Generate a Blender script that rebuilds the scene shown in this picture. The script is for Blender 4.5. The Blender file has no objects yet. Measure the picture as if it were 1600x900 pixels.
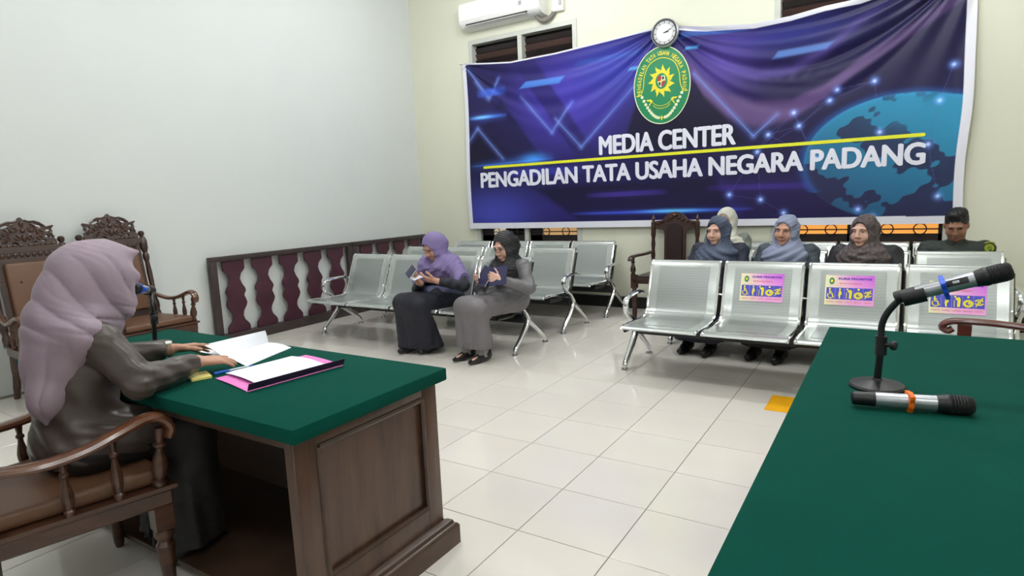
import bpy, bmesh, math, random
import numpy as np
from mathutils import Vector, Matrix, Euler

PI = math.pi
random.seed(7)
SC = bpy.context.scene
COL = SC.collection

# ------------------------------------------------------------------ camera
CAM_POS = Vector((1.264, -1.950, 1.343))
def make_camera():
    pitch, roll, yaw = -0.146463, -0.042137, 0.567160
    fw = Vector((-math.sin(yaw)*math.cos(pitch), math.cos(yaw)*math.cos(pitch), math.sin(pitch)))
    r = Vector((math.cos(yaw), math.sin(yaw), 0)); u = r.cross(fw)
    r2 = math.cos(roll)*r + math.sin(roll)*u
    u2 = -math.sin(roll)*r + math.cos(roll)*u
    cd = bpy.data.cameras.new('camera'); cam = bpy.data.objects.new('camera', cd); COL.objects.link(cam)
    cd.sensor_width = 36; cd.sensor_fit = 'HORIZONTAL'; cd.lens = 36*953.9/1600
    cd.clip_start = 0.02; cd.clip_end = 60
    cam.matrix_world = Matrix(((r2.x, u2.x, -fw.x, CAM_POS.x), (r2.y, u2.y, -fw.y, CAM_POS.y),
                               (r2.z, u2.z, -fw.z, CAM_POS.z), (0, 0, 0, 1)))
    SC.camera = cam
make_camera()

# ------------------------------------------------------------------ world, lights, exposure
wd = bpy.data.worlds.new('world'); SC.world = wd; wd.use_nodes = True
wd.node_tree.nodes['Background'].inputs[0].default_value = (0.02, 0.025, 0.035, 1)
wd.node_tree.nodes['Background'].inputs[1].default_value = 1.0
SC.view_settings.view_transform = 'Standard'
SC.view_settings.look = 'None'
SC.view_settings.exposure = 0.08
SC.view_settings.gamma = 1.0
SC.view_settings.use_curve_mapping = False
CEIL = 4.15
LAMPS = [  # x, y, length along x, watts
    (-1.9, 0.5, 1.2, 33), (0.8, 0.5, 1.2, 35), (-2.3, 3.1, 1.2, 33), (1.0, 3.1, 1.2, 34),
    (2.4, -2.4, 1.2, 26), (-0.8, -2.6, 1.2, 20)]
for lx, ly, ll, w in LAMPS:
    for dx in (-0.35, 0.35):
        ld = bpy.data.lights.new('tube_light', 'POINT'); ld.shadow_soft_size = 0.16
        ld.energy = w; ld.color = (0.96, 0.98, 1.0)
        lo = bpy.data.objects.new('tube_light', ld); COL.objects.link(lo)
        lo.location = (lx+dx, ly, CEIL-0.30)

# ------------------------------------------------------------------ helpers
def lin(c):
    return tuple(((v/255.0)/12.92 if v <= 10 else ((v/255.0+0.055)/1.055)**2.4) for v in c)

MATS = {}
def mat(name, rgb, rough=0.5, metal=0.0, var=0.0, vscale=8.0, bump=0.0, bscale=40.0, spec=0.5, coat=0.0,
        emit=0.0, sheen=0.0, stretch=None, rgb2=None, rand=0.0, alpha=None, trans=0.0):
    if name in MATS: return MATS[name]
    m = bpy.data.materials.new(name); m.use_nodes = True; MATS[name] = m
    nt = m.node_tree; N = nt.nodes; L = nt.links; b = N['Principled BSDF']
    c = lin(rgb)+(1,)
    b.inputs['Base Color'].default_value = c; m.diffuse_color = c
    b.inputs['Roughness'].default_value = rough; b.inputs['Metallic'].default_value = metal
    b.inputs['Specular IOR Level'].default_value = spec
    b.inputs['Coat Weight'].default_value = coat; b.inputs['Coat Roughness'].default_value = 0.12
    b.inputs['Sheen Weight'].default_value = sheen
    b.inputs['Transmission Weight'].default_value = trans
    if emit:
        b.inputs['Emission Color'].default_value = c; b.inputs['Emission Strength'].default_value = emit
    tc = None
    if var or bump or rand:
        tc = N.new('ShaderNodeTexCoord'); mp = N.new('ShaderNodeMapping')
        L.new(tc.outputs['Object'], mp.inputs['Vector'])
        if stretch: mp.inputs['Scale'].default_value = stretch
    if var:
        n = N.new('ShaderNodeTexNoise'); n.inputs['Scale'].default_value = vscale
        n.inputs['Detail'].default_value = 6; n.inputs['Roughness'].default_value = 0.62
        L.new(mp.outputs[0], n.inputs['Vector'])
        rp = N.new('ShaderNodeValToRGB'); rp.color_ramp.elements[0].position = 0.3; rp.color_ramp.elements[1].position = 0.72
        if rgb2: c2 = lin(rgb2)+(1,); c1 = c
        else:
            c1 = tuple(max(0, v*(1-var)) for v in c[:3])+(1,); c2 = tuple(min(1, v*(1+var)) for v in c[:3])+(1,)
        rp.color_ramp.elements[0].color = c1; rp.color_ramp.elements[1].color = c2
        L.new(n.outputs['Fac'], rp.inputs['Fac']); L.new(rp.outputs['Color'], b.inputs['Base Color'])
    if rand:
        oi = N.new('ShaderNodeObjectInfo'); mr = N.new('ShaderNodeMapRange')
        mr.inputs[3].default_value = 1-rand; mr.inputs[4].default_value = 1+rand
        L.new(oi.outputs['Random'], mr.inputs[0])
        hs = N.new('ShaderNodeHueSaturation'); L.new(mr.outputs[0], hs.inputs['Value'])
        src = b.inputs['Base Color'].links[0].from_socket if b.inputs['Base Color'].links else None
        if src: L.new(src, hs.inputs['Color'])
        else: hs.inputs['Color'].default_value = c
        L.new(hs.outputs[0], b.inputs['Base Color'])
    if bump:
        n2 = N.new('ShaderNodeTexNoise'); n2.inputs['Scale'].default_value = bscale; n2.inputs['Detail'].default_value = 4
        L.new(mp.outputs[0], n2.inputs['Vector'])
        bp = N.new('ShaderNodeBump'); bp.inputs['Strength'].default_value = bump; bp.inputs['Distance'].default_value = 0.01
        L.new(n2.outputs['Fac'], bp.inputs['Height']); L.new(bp.outputs[0], b.inputs['Normal'])
    return m

def attr_mat(name, rough=0.4, bump=0.0, spec=0.5, coat=0.0):
    m = bpy.data.materials.new(name); m.use_nodes = True
    nt = m.node_tree; b = nt.nodes['Principled BSDF']
    a = nt.nodes.new('ShaderNodeAttribute'); a.attribute_name = 'print'
    nt.links.new(a.outputs['Color'], b.inputs['Base Color'])
    b.inputs['Roughness'].default_value = rough; b.inputs['Specular IOR Level'].default_value = spec
    b.inputs['Coat Weight'].default_value = coat
    return m

def link(name, me, m=None, parent=None, loc=None, rotz=None):
    o = bpy.data.objects.new(name, me); COL.objects.link(o)
    if m is not None and me is not None:
        if isinstance(m, (list, tuple)):
            for q in m: me.materials.append(q)
        else: me.materials.append(m)
    if parent is not None: o.parent = parent
    if loc is not None: o.location = loc
    if rotz is not None: o.rotation_euler = (0, 0, rotz)
    return o

def tag(o, label=None, cat=None, group=None, kind=None):
    if label: o['label'] = label
    if cat: o['category'] = cat
    if group: o['group'] = group
    if kind: o['kind'] = kind
    return o

def thing(name, label, cat, loc=(0, 0, 0), rotz=0.0, group=None):
    o = bpy.data.objects.new(name, None); COL.objects.link(o)
    o.empty_display_size = 0.1
    o.location = loc; o.rotation_euler = (0, 0, rotz)
    return tag(o, label, cat, group)

def struct(name, me_builder, m, parent=None):
    o = me_builder.build(name, m, parent)
    if parent is None: o['kind'] = 'structure'
    return o

def copy_tree(o, parent=None):
    c = o.copy(); COL.objects.link(c)
    if parent is not None: c.parent = parent
    for ch in list(o.children): copy_tree(ch, c)
    return c

class MB:
    """collects shapes into one mesh"""
    def __init__(self): self.v = []; self.f = []
    def add(self, vs, fs):
        b = len(self.v); self.v += [tuple(x) for x in vs]; self.f += [tuple(b+i for i in q) for q in fs]; return self
    def box(self, c, s, R=None, taper=None):
        hx, hy, hz = s[0]/2, s[1]/2, s[2]/2
        vs = []
        for sx, sy, sz in ((-1,-1,-1),(1,-1,-1),(1,1,-1),(-1,1,-1),(-1,-1,1),(1,-1,1),(1,1,1),(-1,1,1)):
            k = taper if (taper and sz > 0) else 1.0
            p = Vector((sx*hx*k, sy*hy*k, sz*hz))
            if R is not None: p = R @ p
            vs.append(Vector(c)+p)
        return self.add(vs, [(0,3,2,1),(4,5,6,7),(0,1,5,4),(1,2,6,5),(2,3,7,6),(3,0,4,7)])
    def bbox(self, lo, hi):
        return self.box([(a+b)/2 for a, b in zip(lo, hi)], [b-a for a, b in zip(lo, hi)])
    def bevbox(self, lo, hi, r=0.006):
        bm = bmesh.new(); bmesh.ops.create_cube(bm, size=1)
        for v in bm.verts:
            v.co = Vector([(lo[i]+hi[i])/2+v.co[i]*(hi[i]-lo[i]) for i in range(3)])
        bmesh.ops.bevel(bm, geom=bm.edges[:], offset=r, segments=2, affect='EDGES', profile=0.5)
        return self.bm(bm)
    def bm(self, bm, M=None):
        bm.verts.index_update()
        vs = [(M @ v.co if M is not None else v.co.copy()) for v in bm.verts]
        fs = [[v.index for v in f.verts] for f in bm.faces]; bm.free()
        return self.add(vs, fs)
    def tube(self, pts, r, n=10, cap=True, flat=None):
        """swept tube; r number or list; flat=(a,b) scales the ring along side / normal"""
        pts = [Vector(p) for p in pts]
        if isinstance(r, (int, float)): r = [r]*len(pts)
        vs = []; fs = []; prev = None
        for i, p in enumerate(pts):
            t = (pts[min(i+1, len(pts)-1)]-pts[max(i-1, 0)]).normalized()
            if prev is None:
                up = Vector((0, 0, 1)) if abs(t.z) < 0.9 else Vector((1, 0, 0))
                s = t.cross(up).normalized()
            else:
                s = (prev - t*prev.dot(t)).normalized()
            prev = s; nn = s.cross(t)
            fa, fb = flat or (1, 1)
            for k in range(n):
                a = 2*PI*k/n
                vs.append(p + s*(math.cos(a)*r[i]*fa) + nn*(math.sin(a)*r[i]*fb))
        for i in range(len(pts)-1):
            for k in range(n):
                a = i*n+k; b = i*n+(k+1) % n
                fs.append((a, b, b+n, a+n))
        if cap:
            fs.append(tuple(reversed(range(n)))); fs.append(tuple(range((len(pts)-1)*n, len(pts)*n)))
        return self.add(vs, fs)
    def lathe(self, prof, base=(0, 0, 0), n=14, axis=None):
        """prof: list of (radius, height)"""
        base = Vector(base); R = Matrix.Identity(3)
        if axis is not None: R = Vector((0, 0, 1)).rotation_difference(Vector(axis)).to_matrix()
        vs = []; fs = []
        for r, h in prof:
            for k in range(n):
                a = 2*PI*k/n
                vs.append(base + R @ Vector((math.cos(a)*r, math.sin(a)*r, h)))
        for i in range(len(prof)-1):
            for k in range(n):
                a = i*n+k; b = i*n+(k+1) % n
                fs.append((a, b, b+n, a+n))
        fs.append(tuple(reversed(range(n)))); fs.append(tuple(range((len(prof)-1)*n, len(prof)*n)))
        return self.add(vs, fs)
    def ell(self, c, r, n=12, m=8, R=None):
        c = Vector(c); vs = []; fs = []
        for i in range(m+1):
            th = PI*i/m
            for k in range(n):
                a = 2*PI*k/n
                p = Vector((r[0]*math.sin(th)*math.cos(a), r[1]*math.sin(th)*math.sin(a), r[2]*math.cos(th)))
                if R is not None: p = R @ p
                vs.append(c+p)
        for i in range(m):
            for k in range(n):
                a = i*n+k; b = i*n+(k+1) % n
                fs.append((a, a+n, b+n, b))
        return self.add(vs, fs)
    def prism(self, poly, fn0, fn1):
        """poly 2d ring; fn maps (u,v) to the two end faces"""
        n = len(poly)
        vs = [fn0(*p) for p in poly]+[fn1(*p) for p in poly]
        fs = [tuple(range(n)), tuple(reversed(range(n, 2*n)))]
        for k in range(n):
            fs.append((k, k+n, (k+1) % n+n, (k+1) % n))
        return self.add(vs, fs)
    def grid(self, fn, nu, nv):
        vs = [fn(i/nu, j/nv) for j in range(nv+1) for i in range(nu+1)]
        fs = [(j*(nu+1)+i, j*(nu+1)+i+1, (j+1)*(nu+1)+i+1, (j+1)*(nu+1)+i) for j in range(nv) for i in range(nu)]
        return self.add(vs, fs)
    def mesh(self, name, smooth=35, merge=True):
        me = bpy.data.meshes.new(name); me.from_pydata([tuple(v) for v in self.v], [], self.f)
        bm = bmesh.new(); bm.from_mesh(me)
        if merge: bmesh.ops.remove_doubles(bm, verts=bm.verts, dist=1e-5)
        bmesh.ops.recalc_face_normals(bm, faces=bm.faces)
        bm.to_mesh(me); bm.free()
        if smooth:
            me.shade_smooth(); me.set_sharp_from_angle(angle=math.radians(smooth))
        return me
    def build(self, name, m=None, parent=None, smooth=35, loc=None, rotz=None):
        return link(name, self.mesh(name, smooth), m, parent, loc, rotz)

def catmull(pts, n=6, closed=False):
    pts = [Vector(p) for p in pts]; out = []; N = len(pts)
    rng = range(N if closed else N-1)
    for i in rng:
        g = (lambda j: pts[j % N]) if closed else (lambda j: pts[max(0, min(N-1, j))])
        p0, p1, p2, p3 = g(i-1), g(i), g(i+1), g(i+2)
        for k in range(n):
            t = k/n
            out.append(0.5*((2*p1)+(p2-p0)*t+(2*p0-5*p1+4*p2-p3)*t*t+(3*p1-p0-3*p2+p3)*t**3))
    if not closed: out.append(pts[-1])
    return out

def shape2d(name, rings, thick, bevel=0.0):
    """filled 2-D outline (outer ring and holes) extruded to `thick`; lies in local XY, returns mesh"""
    cu = bpy.data.curves.new(name, 'CURVE'); cu.dimensions = '2D'; cu.fill_mode = 'BOTH'
    for ring in rings:
        sp = cu.splines.new('POLY'); sp.points.add(len(ring)-1)
        for i, p in enumerate(ring): sp.points[i].co = (p[0], p[1], 0, 1)
        sp.use_cyclic_u = True
    cu.extrude = max(thick/2-bevel, 0); cu.bevel_depth = bevel; cu.bevel_resolution = 1
    if bevel: cu.offset = -bevel
    o = bpy.data.objects.new(name, cu); COL.objects.link(o)
    dg = bpy.context.evaluated_depsgraph_get(); dg.update()
    me = bpy.data.meshes.new_from_object(o.evaluated_get(dg))
    bpy.data.objects.remove(o); bpy.data.curves.remove(cu)
    me.name = name
    return me

def xf(me, M):
    me.transform(M); me.update(); return me

def text_mesh(body, bold=0.0, space=1.0, wspace=1.0):
    cu = bpy.data.curves.new('t', 'FONT'); cu.body = body; cu.offset = bold; cu.space_character = space; cu.space_word = wspace
    cu.resolution_u = 4
    o = bpy.data.objects.new('t', cu); COL.objects.link(o)
    dg = bpy.context.evaluated_depsgraph_get(); dg.update()
    me = bpy.data.meshes.new_from_object(o.evaluated_get(dg))
    bpy.data.objects.remove(o); bpy.data.curves.remove(cu)
    v = np.array([x.co[:] for x in me.vertices]); f = [tuple(p.vertices) for p in me.polygons]
    bpy.data.meshes.remove(me)
    v = v[:, :2]; lo = v.min(0); hi = v.max(0)
    return (v-lo)/(hi-lo), f          # normalised to the unit box

def fast_mesh(name, V, Q, smooth=True):
    me = bpy.data.meshes.new(name)
    V = np.ascontiguousarray(V, dtype=np.float32); Q = np.ascontiguousarray(Q, dtype=np.int32)
    me.vertices.add(len(V)); me.vertices.foreach_set('co', V.ravel())
    me.loops.add(Q.size); me.loops.foreach_set('vertex_index', Q.ravel())
    me.polygons.add(len(Q)); me.polygons.foreach_set('loop_start', np.arange(0, Q.size, Q.shape[1], dtype=np.int32))
    me.update(calc_edges=True); me.validate()
    if smooth: me.shade_smooth()
    return me

# ------------------------------------------------------------------ smooth-blended solids (figures, cloth)
class Solid:
    """a signed-distance grid; shapes are blended in smoothly and the zero surface becomes ONE mesh"""
    def __init__(self, lo, hi, h):
        self.lo = np.array(lo, float); self.h = h
        n = np.ceil((np.array(hi)-self.lo)/h).astype(int)+1
        self.n = n; self.ax = [self.lo[i]+h*np.arange(n[i]) for i in range(3)]
        self.F = np.full(tuple(n), 1.0, np.float32)
    def _sub(self, lo, hi, pad):
        a = np.clip(np.floor((np.array(lo)-pad-self.lo)/self.h).astype(int), 0, self.n)
        b = np.clip(np.ceil((np.array(hi)+pad-self.lo)/self.h).astype(int)+1, 0, self.n)
        if np.any(b <= a): return None, None
        sl = tuple(slice(a[i], b[i]) for i in range(3))
        X = self.ax[0][sl[0]][:, None, None]; Y = self.ax[1][sl[1]][None, :, None]; Z = self.ax[2][sl[2]][None, None, :]
        return sl, (X, Y, Z)
    def _op(self, fn, lo, hi, k, cut=False):
        sl, g = self._sub(lo, hi, k+3*self.h)
        if sl is None: return self
        d = fn(*g).astype(np.float32); a = self.F[sl]
        if cut:
            d = -d; h = np.clip(0.5-0.5*(a-d)/max(k, 1e-6), 0, 1)
            self.F[sl] = a*(1-h)+d*h+k*h*(1-h)
        else:
            h = np.clip(0.5+0.5*(a-d)/max(k, 1e-6), 0, 1)
            self.F[sl] = a*(1-h)+d*h-k*h*(1-h)
        return self
    def cap(self, a, b, ra, rb=None, k=0.02, cut=False):
        a = np.array(a, float); b = np.array(b, float); rb = ra if rb is None else rb
        ba = b-a; L = max(ba @ ba, 1e-9)
        def fn(X, Y, Z):
            px, py, pz = X-a[0], Y-a[1], Z-a[2]
            t = np.clip((px*ba[0]+py*ba[1]+pz*ba[2])/L, 0, 1)
            return np.sqrt((px-t*ba[0])**2+(py-t*ba[1])**2+(pz-t*ba[2])**2)-(ra+(rb-ra)*t)
        r = max(ra, rb)
        return self._op(fn, np.minimum(a, b)-r, np.maximum(a, b)+r, k, cut)
    def chain(self, pts, rs, k=0.02):
        for i in range(len(pts)-1): self.cap(pts[i], pts[i+1], rs[i], rs[i+1], k)
        return self
    def ell(self, c, r, R=None, k=0.02, cut=False):
        c = np.array(c, float); r = np.array(r, float); R = np.eye(3) if R is None else np.array(R)
        def fn(X, Y, Z):
            px, py, pz = X-c[0], Y-c[1], Z-c[2]
            q = [(R[0, i]*px+R[1, i]*py+R[2, i]*pz) for i in range(3)]
            k0 = np.sqrt(sum((q[i]/r[i])**2 for i in range(3)))
            k1 = np.sqrt(sum((q[i]/r[i]**2)**2 for i in range(3)))+1e-9
            return k0*(k0-1)/k1
        m = r.max()
        return self._op(fn, c-m, c+m, k, cut)
    def plane(self, p, n, k=0.004):
        """cut away everything on the side n points to"""
        p = np.array(p, float); n = np.array(n, float); n = n/np.linalg.norm(n)
        X = self.ax[0][:, None, None]; Y = self.ax[1][None, :, None]; Z = self.ax[2][None, None, :]
        d = ((X-p[0])*n[0]+(Y-p[1])*n[1]+(Z-p[2])*n[2]).astype(np.float32)
        self.F = np.maximum(self.F, d); return self
    def wrinkle(self, fn):
        X = self.ax[0][:, None, None]; Y = self.ax[1][None, :, None]; Z = self.ax[2][None, None, :]
        self.F = self.F + np.where(np.abs(self.F) < 0.06, fn(X, Y, Z), 0).astype(np.float32); return self
    def sample(self, P):
        i = np.clip(np.round((np.array(P)-self.lo)/self.h).astype(int), 0, self.n-1)
        return self.F[tuple(i)]
    def surf(self, p, d, far=0.2):
        """first point where the surface is met going from p+far*d back towards p"""
        p = np.array(p, float); d = np.array(d, float); d /= np.linalg.norm(d)
        for s in np.arange(far, -0.05, -0.001):
            if self.sample(p+d*s) < 0: return p+d*s
        return p
    def mesh(self, name):
        F = self.F; F[0] = F[-1] = 1; F[:, 0] = F[:, -1] = 1; F[:, :, 0] = F[:, :, -1] = 1
        s = (F < 0)
        c = np.zeros(tuple(np.array(F.shape)-1), np.int8)
        for i in (0, 1):
            for j in (0, 1):
                for k in (0, 1):
                    c += s[i:F.shape[0]-1+i, j:F.shape[1]-1+j, k:F.shape[2]-1+k]
        act = (c > 0) & (c < 8); idx = np.argwhere(act)
        ids = np.full(act.shape, -1, np.int32); ids[act] = np.arange(len(idx))
        acc = np.zeros((len(idx), 3)); cnt = np.zeros(len(idx))
        cor = [(i, j, k) for i in (0, 1) for j in (0, 1) for k in (0, 1)]
        val = {q: F[idx[:, 0]+q[0], idx[:, 1]+q[1], idx[:, 2]+q[2]] for q in cor}
        for q in cor:
            for ax in range(3):
                if q[ax] == 0:
                    q2 = list(q); q2[ax] = 1; q2 = tuple(q2)
                    va, vb = val[q], val[q2]; x = (va < 0) != (vb < 0)
                    t = np.where(x, va/np.where(x, va-vb, 1), 0)
                    P = np.tile(np.array(q, float), (len(idx), 1)); P[:, ax] = t
                    acc[x] += P[x]; cnt[x] += 1
        V = self.lo+self.h*(idx+acc/np.maximum(cnt, 1)[:, None])
        quads = []
        for ax in range(3):
            u, w = (ax+1) % 3, (ax+2) % 3
            a = [slice(None)]*3; b = [slice(None)]*3; a[ax] = slice(0, -1); b[ax] = slice(1, None)
            ch = s[tuple(a)] != s[tuple(b)]
            e = np.argwhere(ch); ins = s[tuple(a)][ch]
            ok = (e[:, u] > 0) & (e[:, w] > 0) & (e[:, u] < F.shape[u]-1) & (e[:, w] < F.shape[w]-1)
            e = e[ok]; ins = ins[ok]
            def cell(du, dw):
                q = e.copy(); q[:, u] -= du; q[:, w] -= dw
                return ids[q[:, 0], q[:, 1], q[:, 2]]
            Q = np.stack([cell(1, 1), cell(0, 1), cell(0, 0), cell(1, 0)], 1)
            Q[~ins] = Q[~ins][:, ::-1]
            quads.append(Q)
        return fast_mesh(name, V, np.concatenate(quads))
    def build(self, name, m, parent=None):
        return link(name, self.mesh(name), m, parent)
# ------------------------------------------------------------------ the room
XL, XR, YF, YB = -4.50, 4.2, -4.6, 4.78
m_lwall = mat('paint_white', (212, 216, 214), 0.55, var=0.02, vscale=0.9, bump=0.05, bscale=12)
m_bwall = mat('paint_cream', (221, 221, 202), 0.55, var=0.015, vscale=0.9, bump=0.05, bscale=12)
m_ceil = mat('paint_ceiling', (235, 235, 230), 0.7)
m_grout = mat('grout', (128, 124, 116), 0.8)
m_tile = mat('tile', (225, 219, 211), 0.09, var=0.02, vscale=2.5, spec=0.5, rand=0.015)
m_black = mat('black_paint', (20, 19, 20), 0.35)
m_white = mat('white_plastic', (238, 238, 234), 0.35)

b = MB(); b.bbox((XL-0.1, YF-0.1, -0.12), (XR+0.1, YB+0.1, -0.003)); floor = struct('floor', b, m_grout)
b = MB(); b.bbox((XL-0.1, YF-0.1, CEIL), (XR+0.1, YB+0.6, CEIL+0.1)); struct('ceiling', b, m_ceil)
b = MB(); b.bbox((XL-0.1, YF-0.1, -0.05), (XL, YB+0.1, CEIL)); struct('wall_left', b, m_lwall)
b = MB(); b.bbox((XL, YF, 0), (XL+0.012, 0.172, CEIL)); struct('trim_pilaster', b, m_lwall)
b = MB(); b.bbox((XR, YF-0.1, -0.05), (XR+0.1, YB+0.1, CEIL)); struct('wall_right', b, m_bwall)
b = MB(); b.bbox((XL-0.1, YF-0.1, -0.05), (XR+0.1, YF, CEIL)); struct('wall_front', b, m_lwall)
# back wall with two tall window openings
WIN = [(-3.53, -1.985), (0.15, 1.655)]; WZ0, WZ1 = 0.45, 3.36
b = MB()
xs = [XL-0.1, WIN[0][0], WIN[0][1], WIN[1][0], WIN[1][1], XR+0.1]
for i in (0, 2, 4): b.bbox((xs[i], YB, -0.05), (xs[i+1], YB+0.16, CEIL))
for a, c in WIN:
    b.bbox((a, YB, -0.05), (c, YB+0.16, WZ0)); b.bbox((a, YB, WZ1), (c, YB+0.16, CEIL))
struct('wall_back', b, m_bwall)
b = MB(); b.bbox((XL, YB-0.016, 0), (XR, YB, 0.135)); struct('baseboard_back', b, m_black)

# floor tiles, one object each where the photograph shows them
def cam_px(p):
    M = SC.camera.matrix_world.inverted(); q = M @ Vector(p)
    if q.z > -0.05: return None
    return (800+953.9*q.x/-q.z, 450-953.9*q.y/-q.z)
bm = bmesh.new(); bmesh.ops.create_cube(bm, size=1)
for v in bm.verts: v.co = Vector((v.co.x*0.3965, v.co.y*0.3965, v.co.z*0.008-0.004))
bmesh.ops.bevel(bm, geom=[e for e in bm.edges if all(v.co.z > -0.001 for v in e.verts)], offset=0.0012, segments=1, affect='EDGES')
tile_me = bpy.data.meshes.new('tile'); bm.to_mesh(tile_me); bm.free(); tile_me.materials.append(m_tile)
seen = []; rest = []
for i in range(-12, 11):
    for j in range(-12, 12):
        c = (i*0.4+0.2, j*0.4+0.2)
        if c[0] < XL or c[0] > XR or c[1] < YF or c[1] > YB: continue
        q = [cam_px((c[0]+dx, c[1]+dy, 0)) for dx in (-.2, .2) for dy in (-.2, .2)]
        if all(q) and any(-40 < a < 1640 and 300 < d < 940 for a, d in q):
            ar = (max(a for a, d in q)-min(a for a, d in q))*(max(d for a, d in q)-min(d for a, d in q))
            blocked = (c[0] > 1.05 and c[1] < 1.9)
            seen.append((0 if blocked else ar, c))
        else: rest.append(c)
seen.sort(reverse=True)
for a, c in seen[:298]:
    o = link('tile', tile_me, None, floor); o.location = (c[0], c[1], 0)
rest += [c for a, c in seen[298:]]
b = MB()
for c in rest: b.bbox((c[0]-0.198, c[1]-0.198, -0.008), (c[0]+0.198, c[1]+0.198, 0))
o = b.build('outer_tiles', m_tile, floor, smooth=0); o['kind'] = 'stuff'

# windows
m_frame = mat('window_frame_grey', (196, 198, 190), 0.4)
m_sash = mat('sash_dark', (38, 30, 30), 0.4, var=0.3, vscale=6)
m_glass = mat('night_glass', (14, 13, 18), 0.08, spec=0.6)
m_slat = mat('dark_wood_slat', (72, 50, 44), 0.5, var=0.3, vscale=9, stretch=(1, 8, 8))
m_lit = mat('lit_orange_pane', (255, 176, 84), 0.5, emit=0.75)
m_litpale = mat('lit_pale_pane', (236, 216, 190), 0.5, emit=0.5)
m_iron = mat('grille_iron', (24, 23, 24), 0.45)
for wi, (a, c) in enumerate(WIN):
    mid = (a+c)/2
    b = MB()
    fy0, fy1 = YB-0.012, YB+0.10
    b.bbox((a, fy0, WZ0), (a+0.055, fy1, WZ1)); b.bbox((c-0.055, fy0, WZ0), (c, fy1, WZ1))
    b.bbox((a+0.055, fy0, WZ1-0.055), (c-0.055, fy1, WZ1)); b.bbox((a+0.055, fy0, WZ0), (c-0.055, fy1, WZ0+0.05))
    b.bbox((mid-0.03, fy0, WZ0+0.05), (mid+0.03, fy1, WZ1-0.055))
    for p, q in ((a+0.055, mid-0.03), (mid+0.03, c-0.055)): b.bbox((p, fy0, 2.55), (q, fy1, 2.61))
    w = struct('window_%d' % (wi+1), b, m_frame)
    b = MB(); b.bbox((a, YB+0.13, WZ0), (c, YB+0.158, WZ1)); b.build('backing', m_black, w)
    for k, (p, q) in enumerate(((a+0.055, mid-0.03), (mid+0.03, c-0.055))):
        # upper transom: louvre slats behind dark glass
        for s in range(9):
            z = 2.66+s*0.072
            b = MB(); b.box(((p+q)/2, YB+0.085, z), (q-p, 0.012, 0.07), Matrix.Rotation(0.5, 3, 'X'))
            b.build('slat', m_slat if s % 2 else m_sash, w)
        # lower sash
        b = MB()
        b.bbox((p, YB+0.04, WZ0+0.05), (p+0.17, YB+0.09, 2.55)); b.bbox((q-0.03, YB+0.04, WZ0+0.05), (q, YB+0.09, 2.55))
        b.bbox((p, YB+0.04, WZ0+0.05), (q, YB+0.09, 0.862)); b.bbox((p, YB+0.04, 2.48), (q, YB+0.09, 2.55))
        b.build('sash', m_sash, w)
        pane = MB(); pane.bbox((p+0.17, YB+0.055, 0.862), (q-0.03, YB+0.065, 2.48))
        split = p+0.17+(0.42 if (wi == 0 and k == 0) else 0.52)*(q-p-0.2)
        if wi == 0 and k == 0:
            pane = MB(); pane.bbox((p+0.17, YB+0.055, 0.862), (p+0.36, YB+0.065, 2.48)); pane.build('lit_pane', m_litpale, w)
            pane = MB(); pane.bbox((p+0.36, YB+0.055, 0.862), (q-0.03, YB+0.065, 2.48)); pane.build('pane', m_glass, w)
        elif wi == 0:
            pane.build('lit_pane', m_litpale if False else mat('lit_wood_pane', (226, 180, 122), 0.5, emit=0.5), w)
        else: pane.build('lit_pane', m_lit, w)
        for zb in (0.905, 1.25, 1.6, 1.95, 2.3):
            b = MB(); b.bbox((p, YB+0.012, zb-0.006), (q, YB+0.024, zb+0.006)); b.build('grille_bar', m_iron, w)
        for xr in (p+0.24, q-0.17):
            b = MB(); b.tube([(xr+0.05*math.cos(t), YB+0.018, 0.905+0.05*math.sin(t)) for t in np.linspace(0, 2*PI, 21)], 0.006, 6, cap=False)
            b.build('grille_ring', m_iron, w)

# ceiling lamps (out of the frame, but they light the room)
m_tube = mat('lamp_tube', (250, 252, 255), 0.4, emit=2.0)
for i, (lx, ly, ll, w) in enumerate(LAMPS):
    t = thing('ceiling_lamp', 'white twin fluorescent batten lamp on the ceiling, out of frame', 'lamp', (lx, ly, CEIL), 0, 'ceiling batten lamps')
    b = MB(); b.bbox((-ll/2-0.04, -0.09, -0.06), (ll/2+0.04, 0.09, 0)); b.build('housing', m_white, t)
    for s in (-0.05, 0.05):
        b = MB(); b.tube([(-ll/2, s, -0.085), (ll/2, s, -0.085)], 0.013, 8); b.build('tube', m_tube, t)

# air conditioner
ac = thing('air_conditioner', 'white wall-mounted split air conditioner above the left window', 'air conditioner', (-2.93, YB, 3.46))
prof = [(0.0, 0.0), (-0.10, 0.0), (-0.15, 0.012), (-0.205, 0.055), (-0.22, 0.09), (-0.22, 0.25), (-0.205, 0.29), (-0.17, 0.305), (0, 0.305)]
b = MB(); b.prism(prof, lambda y, z: (-0.575, y, z), lambda y, z: (0.575, y, z)); b.build('casing', m_white, ac, smooth=30)
b = MB(); b.prism([(-0.2215, 0.085), (-0.2235, 0.085), (-0.2235, 0.26), (-0.2215, 0.26)], lambda y, z: (-0.56, y, z), lambda y, z: (0.56, y, z))
b.build('front_panel', m_white, ac)
b = MB(); b.box((-0.04, -0.196, 0.038), (0.88, 0.012, 0.04), Matrix.Rotation(-0.82, 3, 'X')); b.build('air_slot', m_black, ac)
b = MB(); b.box((-0.04, -0.205, 0.026), (0.86, 0.004, 0.024), Matrix.Rotation(-0.82, 3, 'X')); b.build('louvre', m_white, ac)
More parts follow.
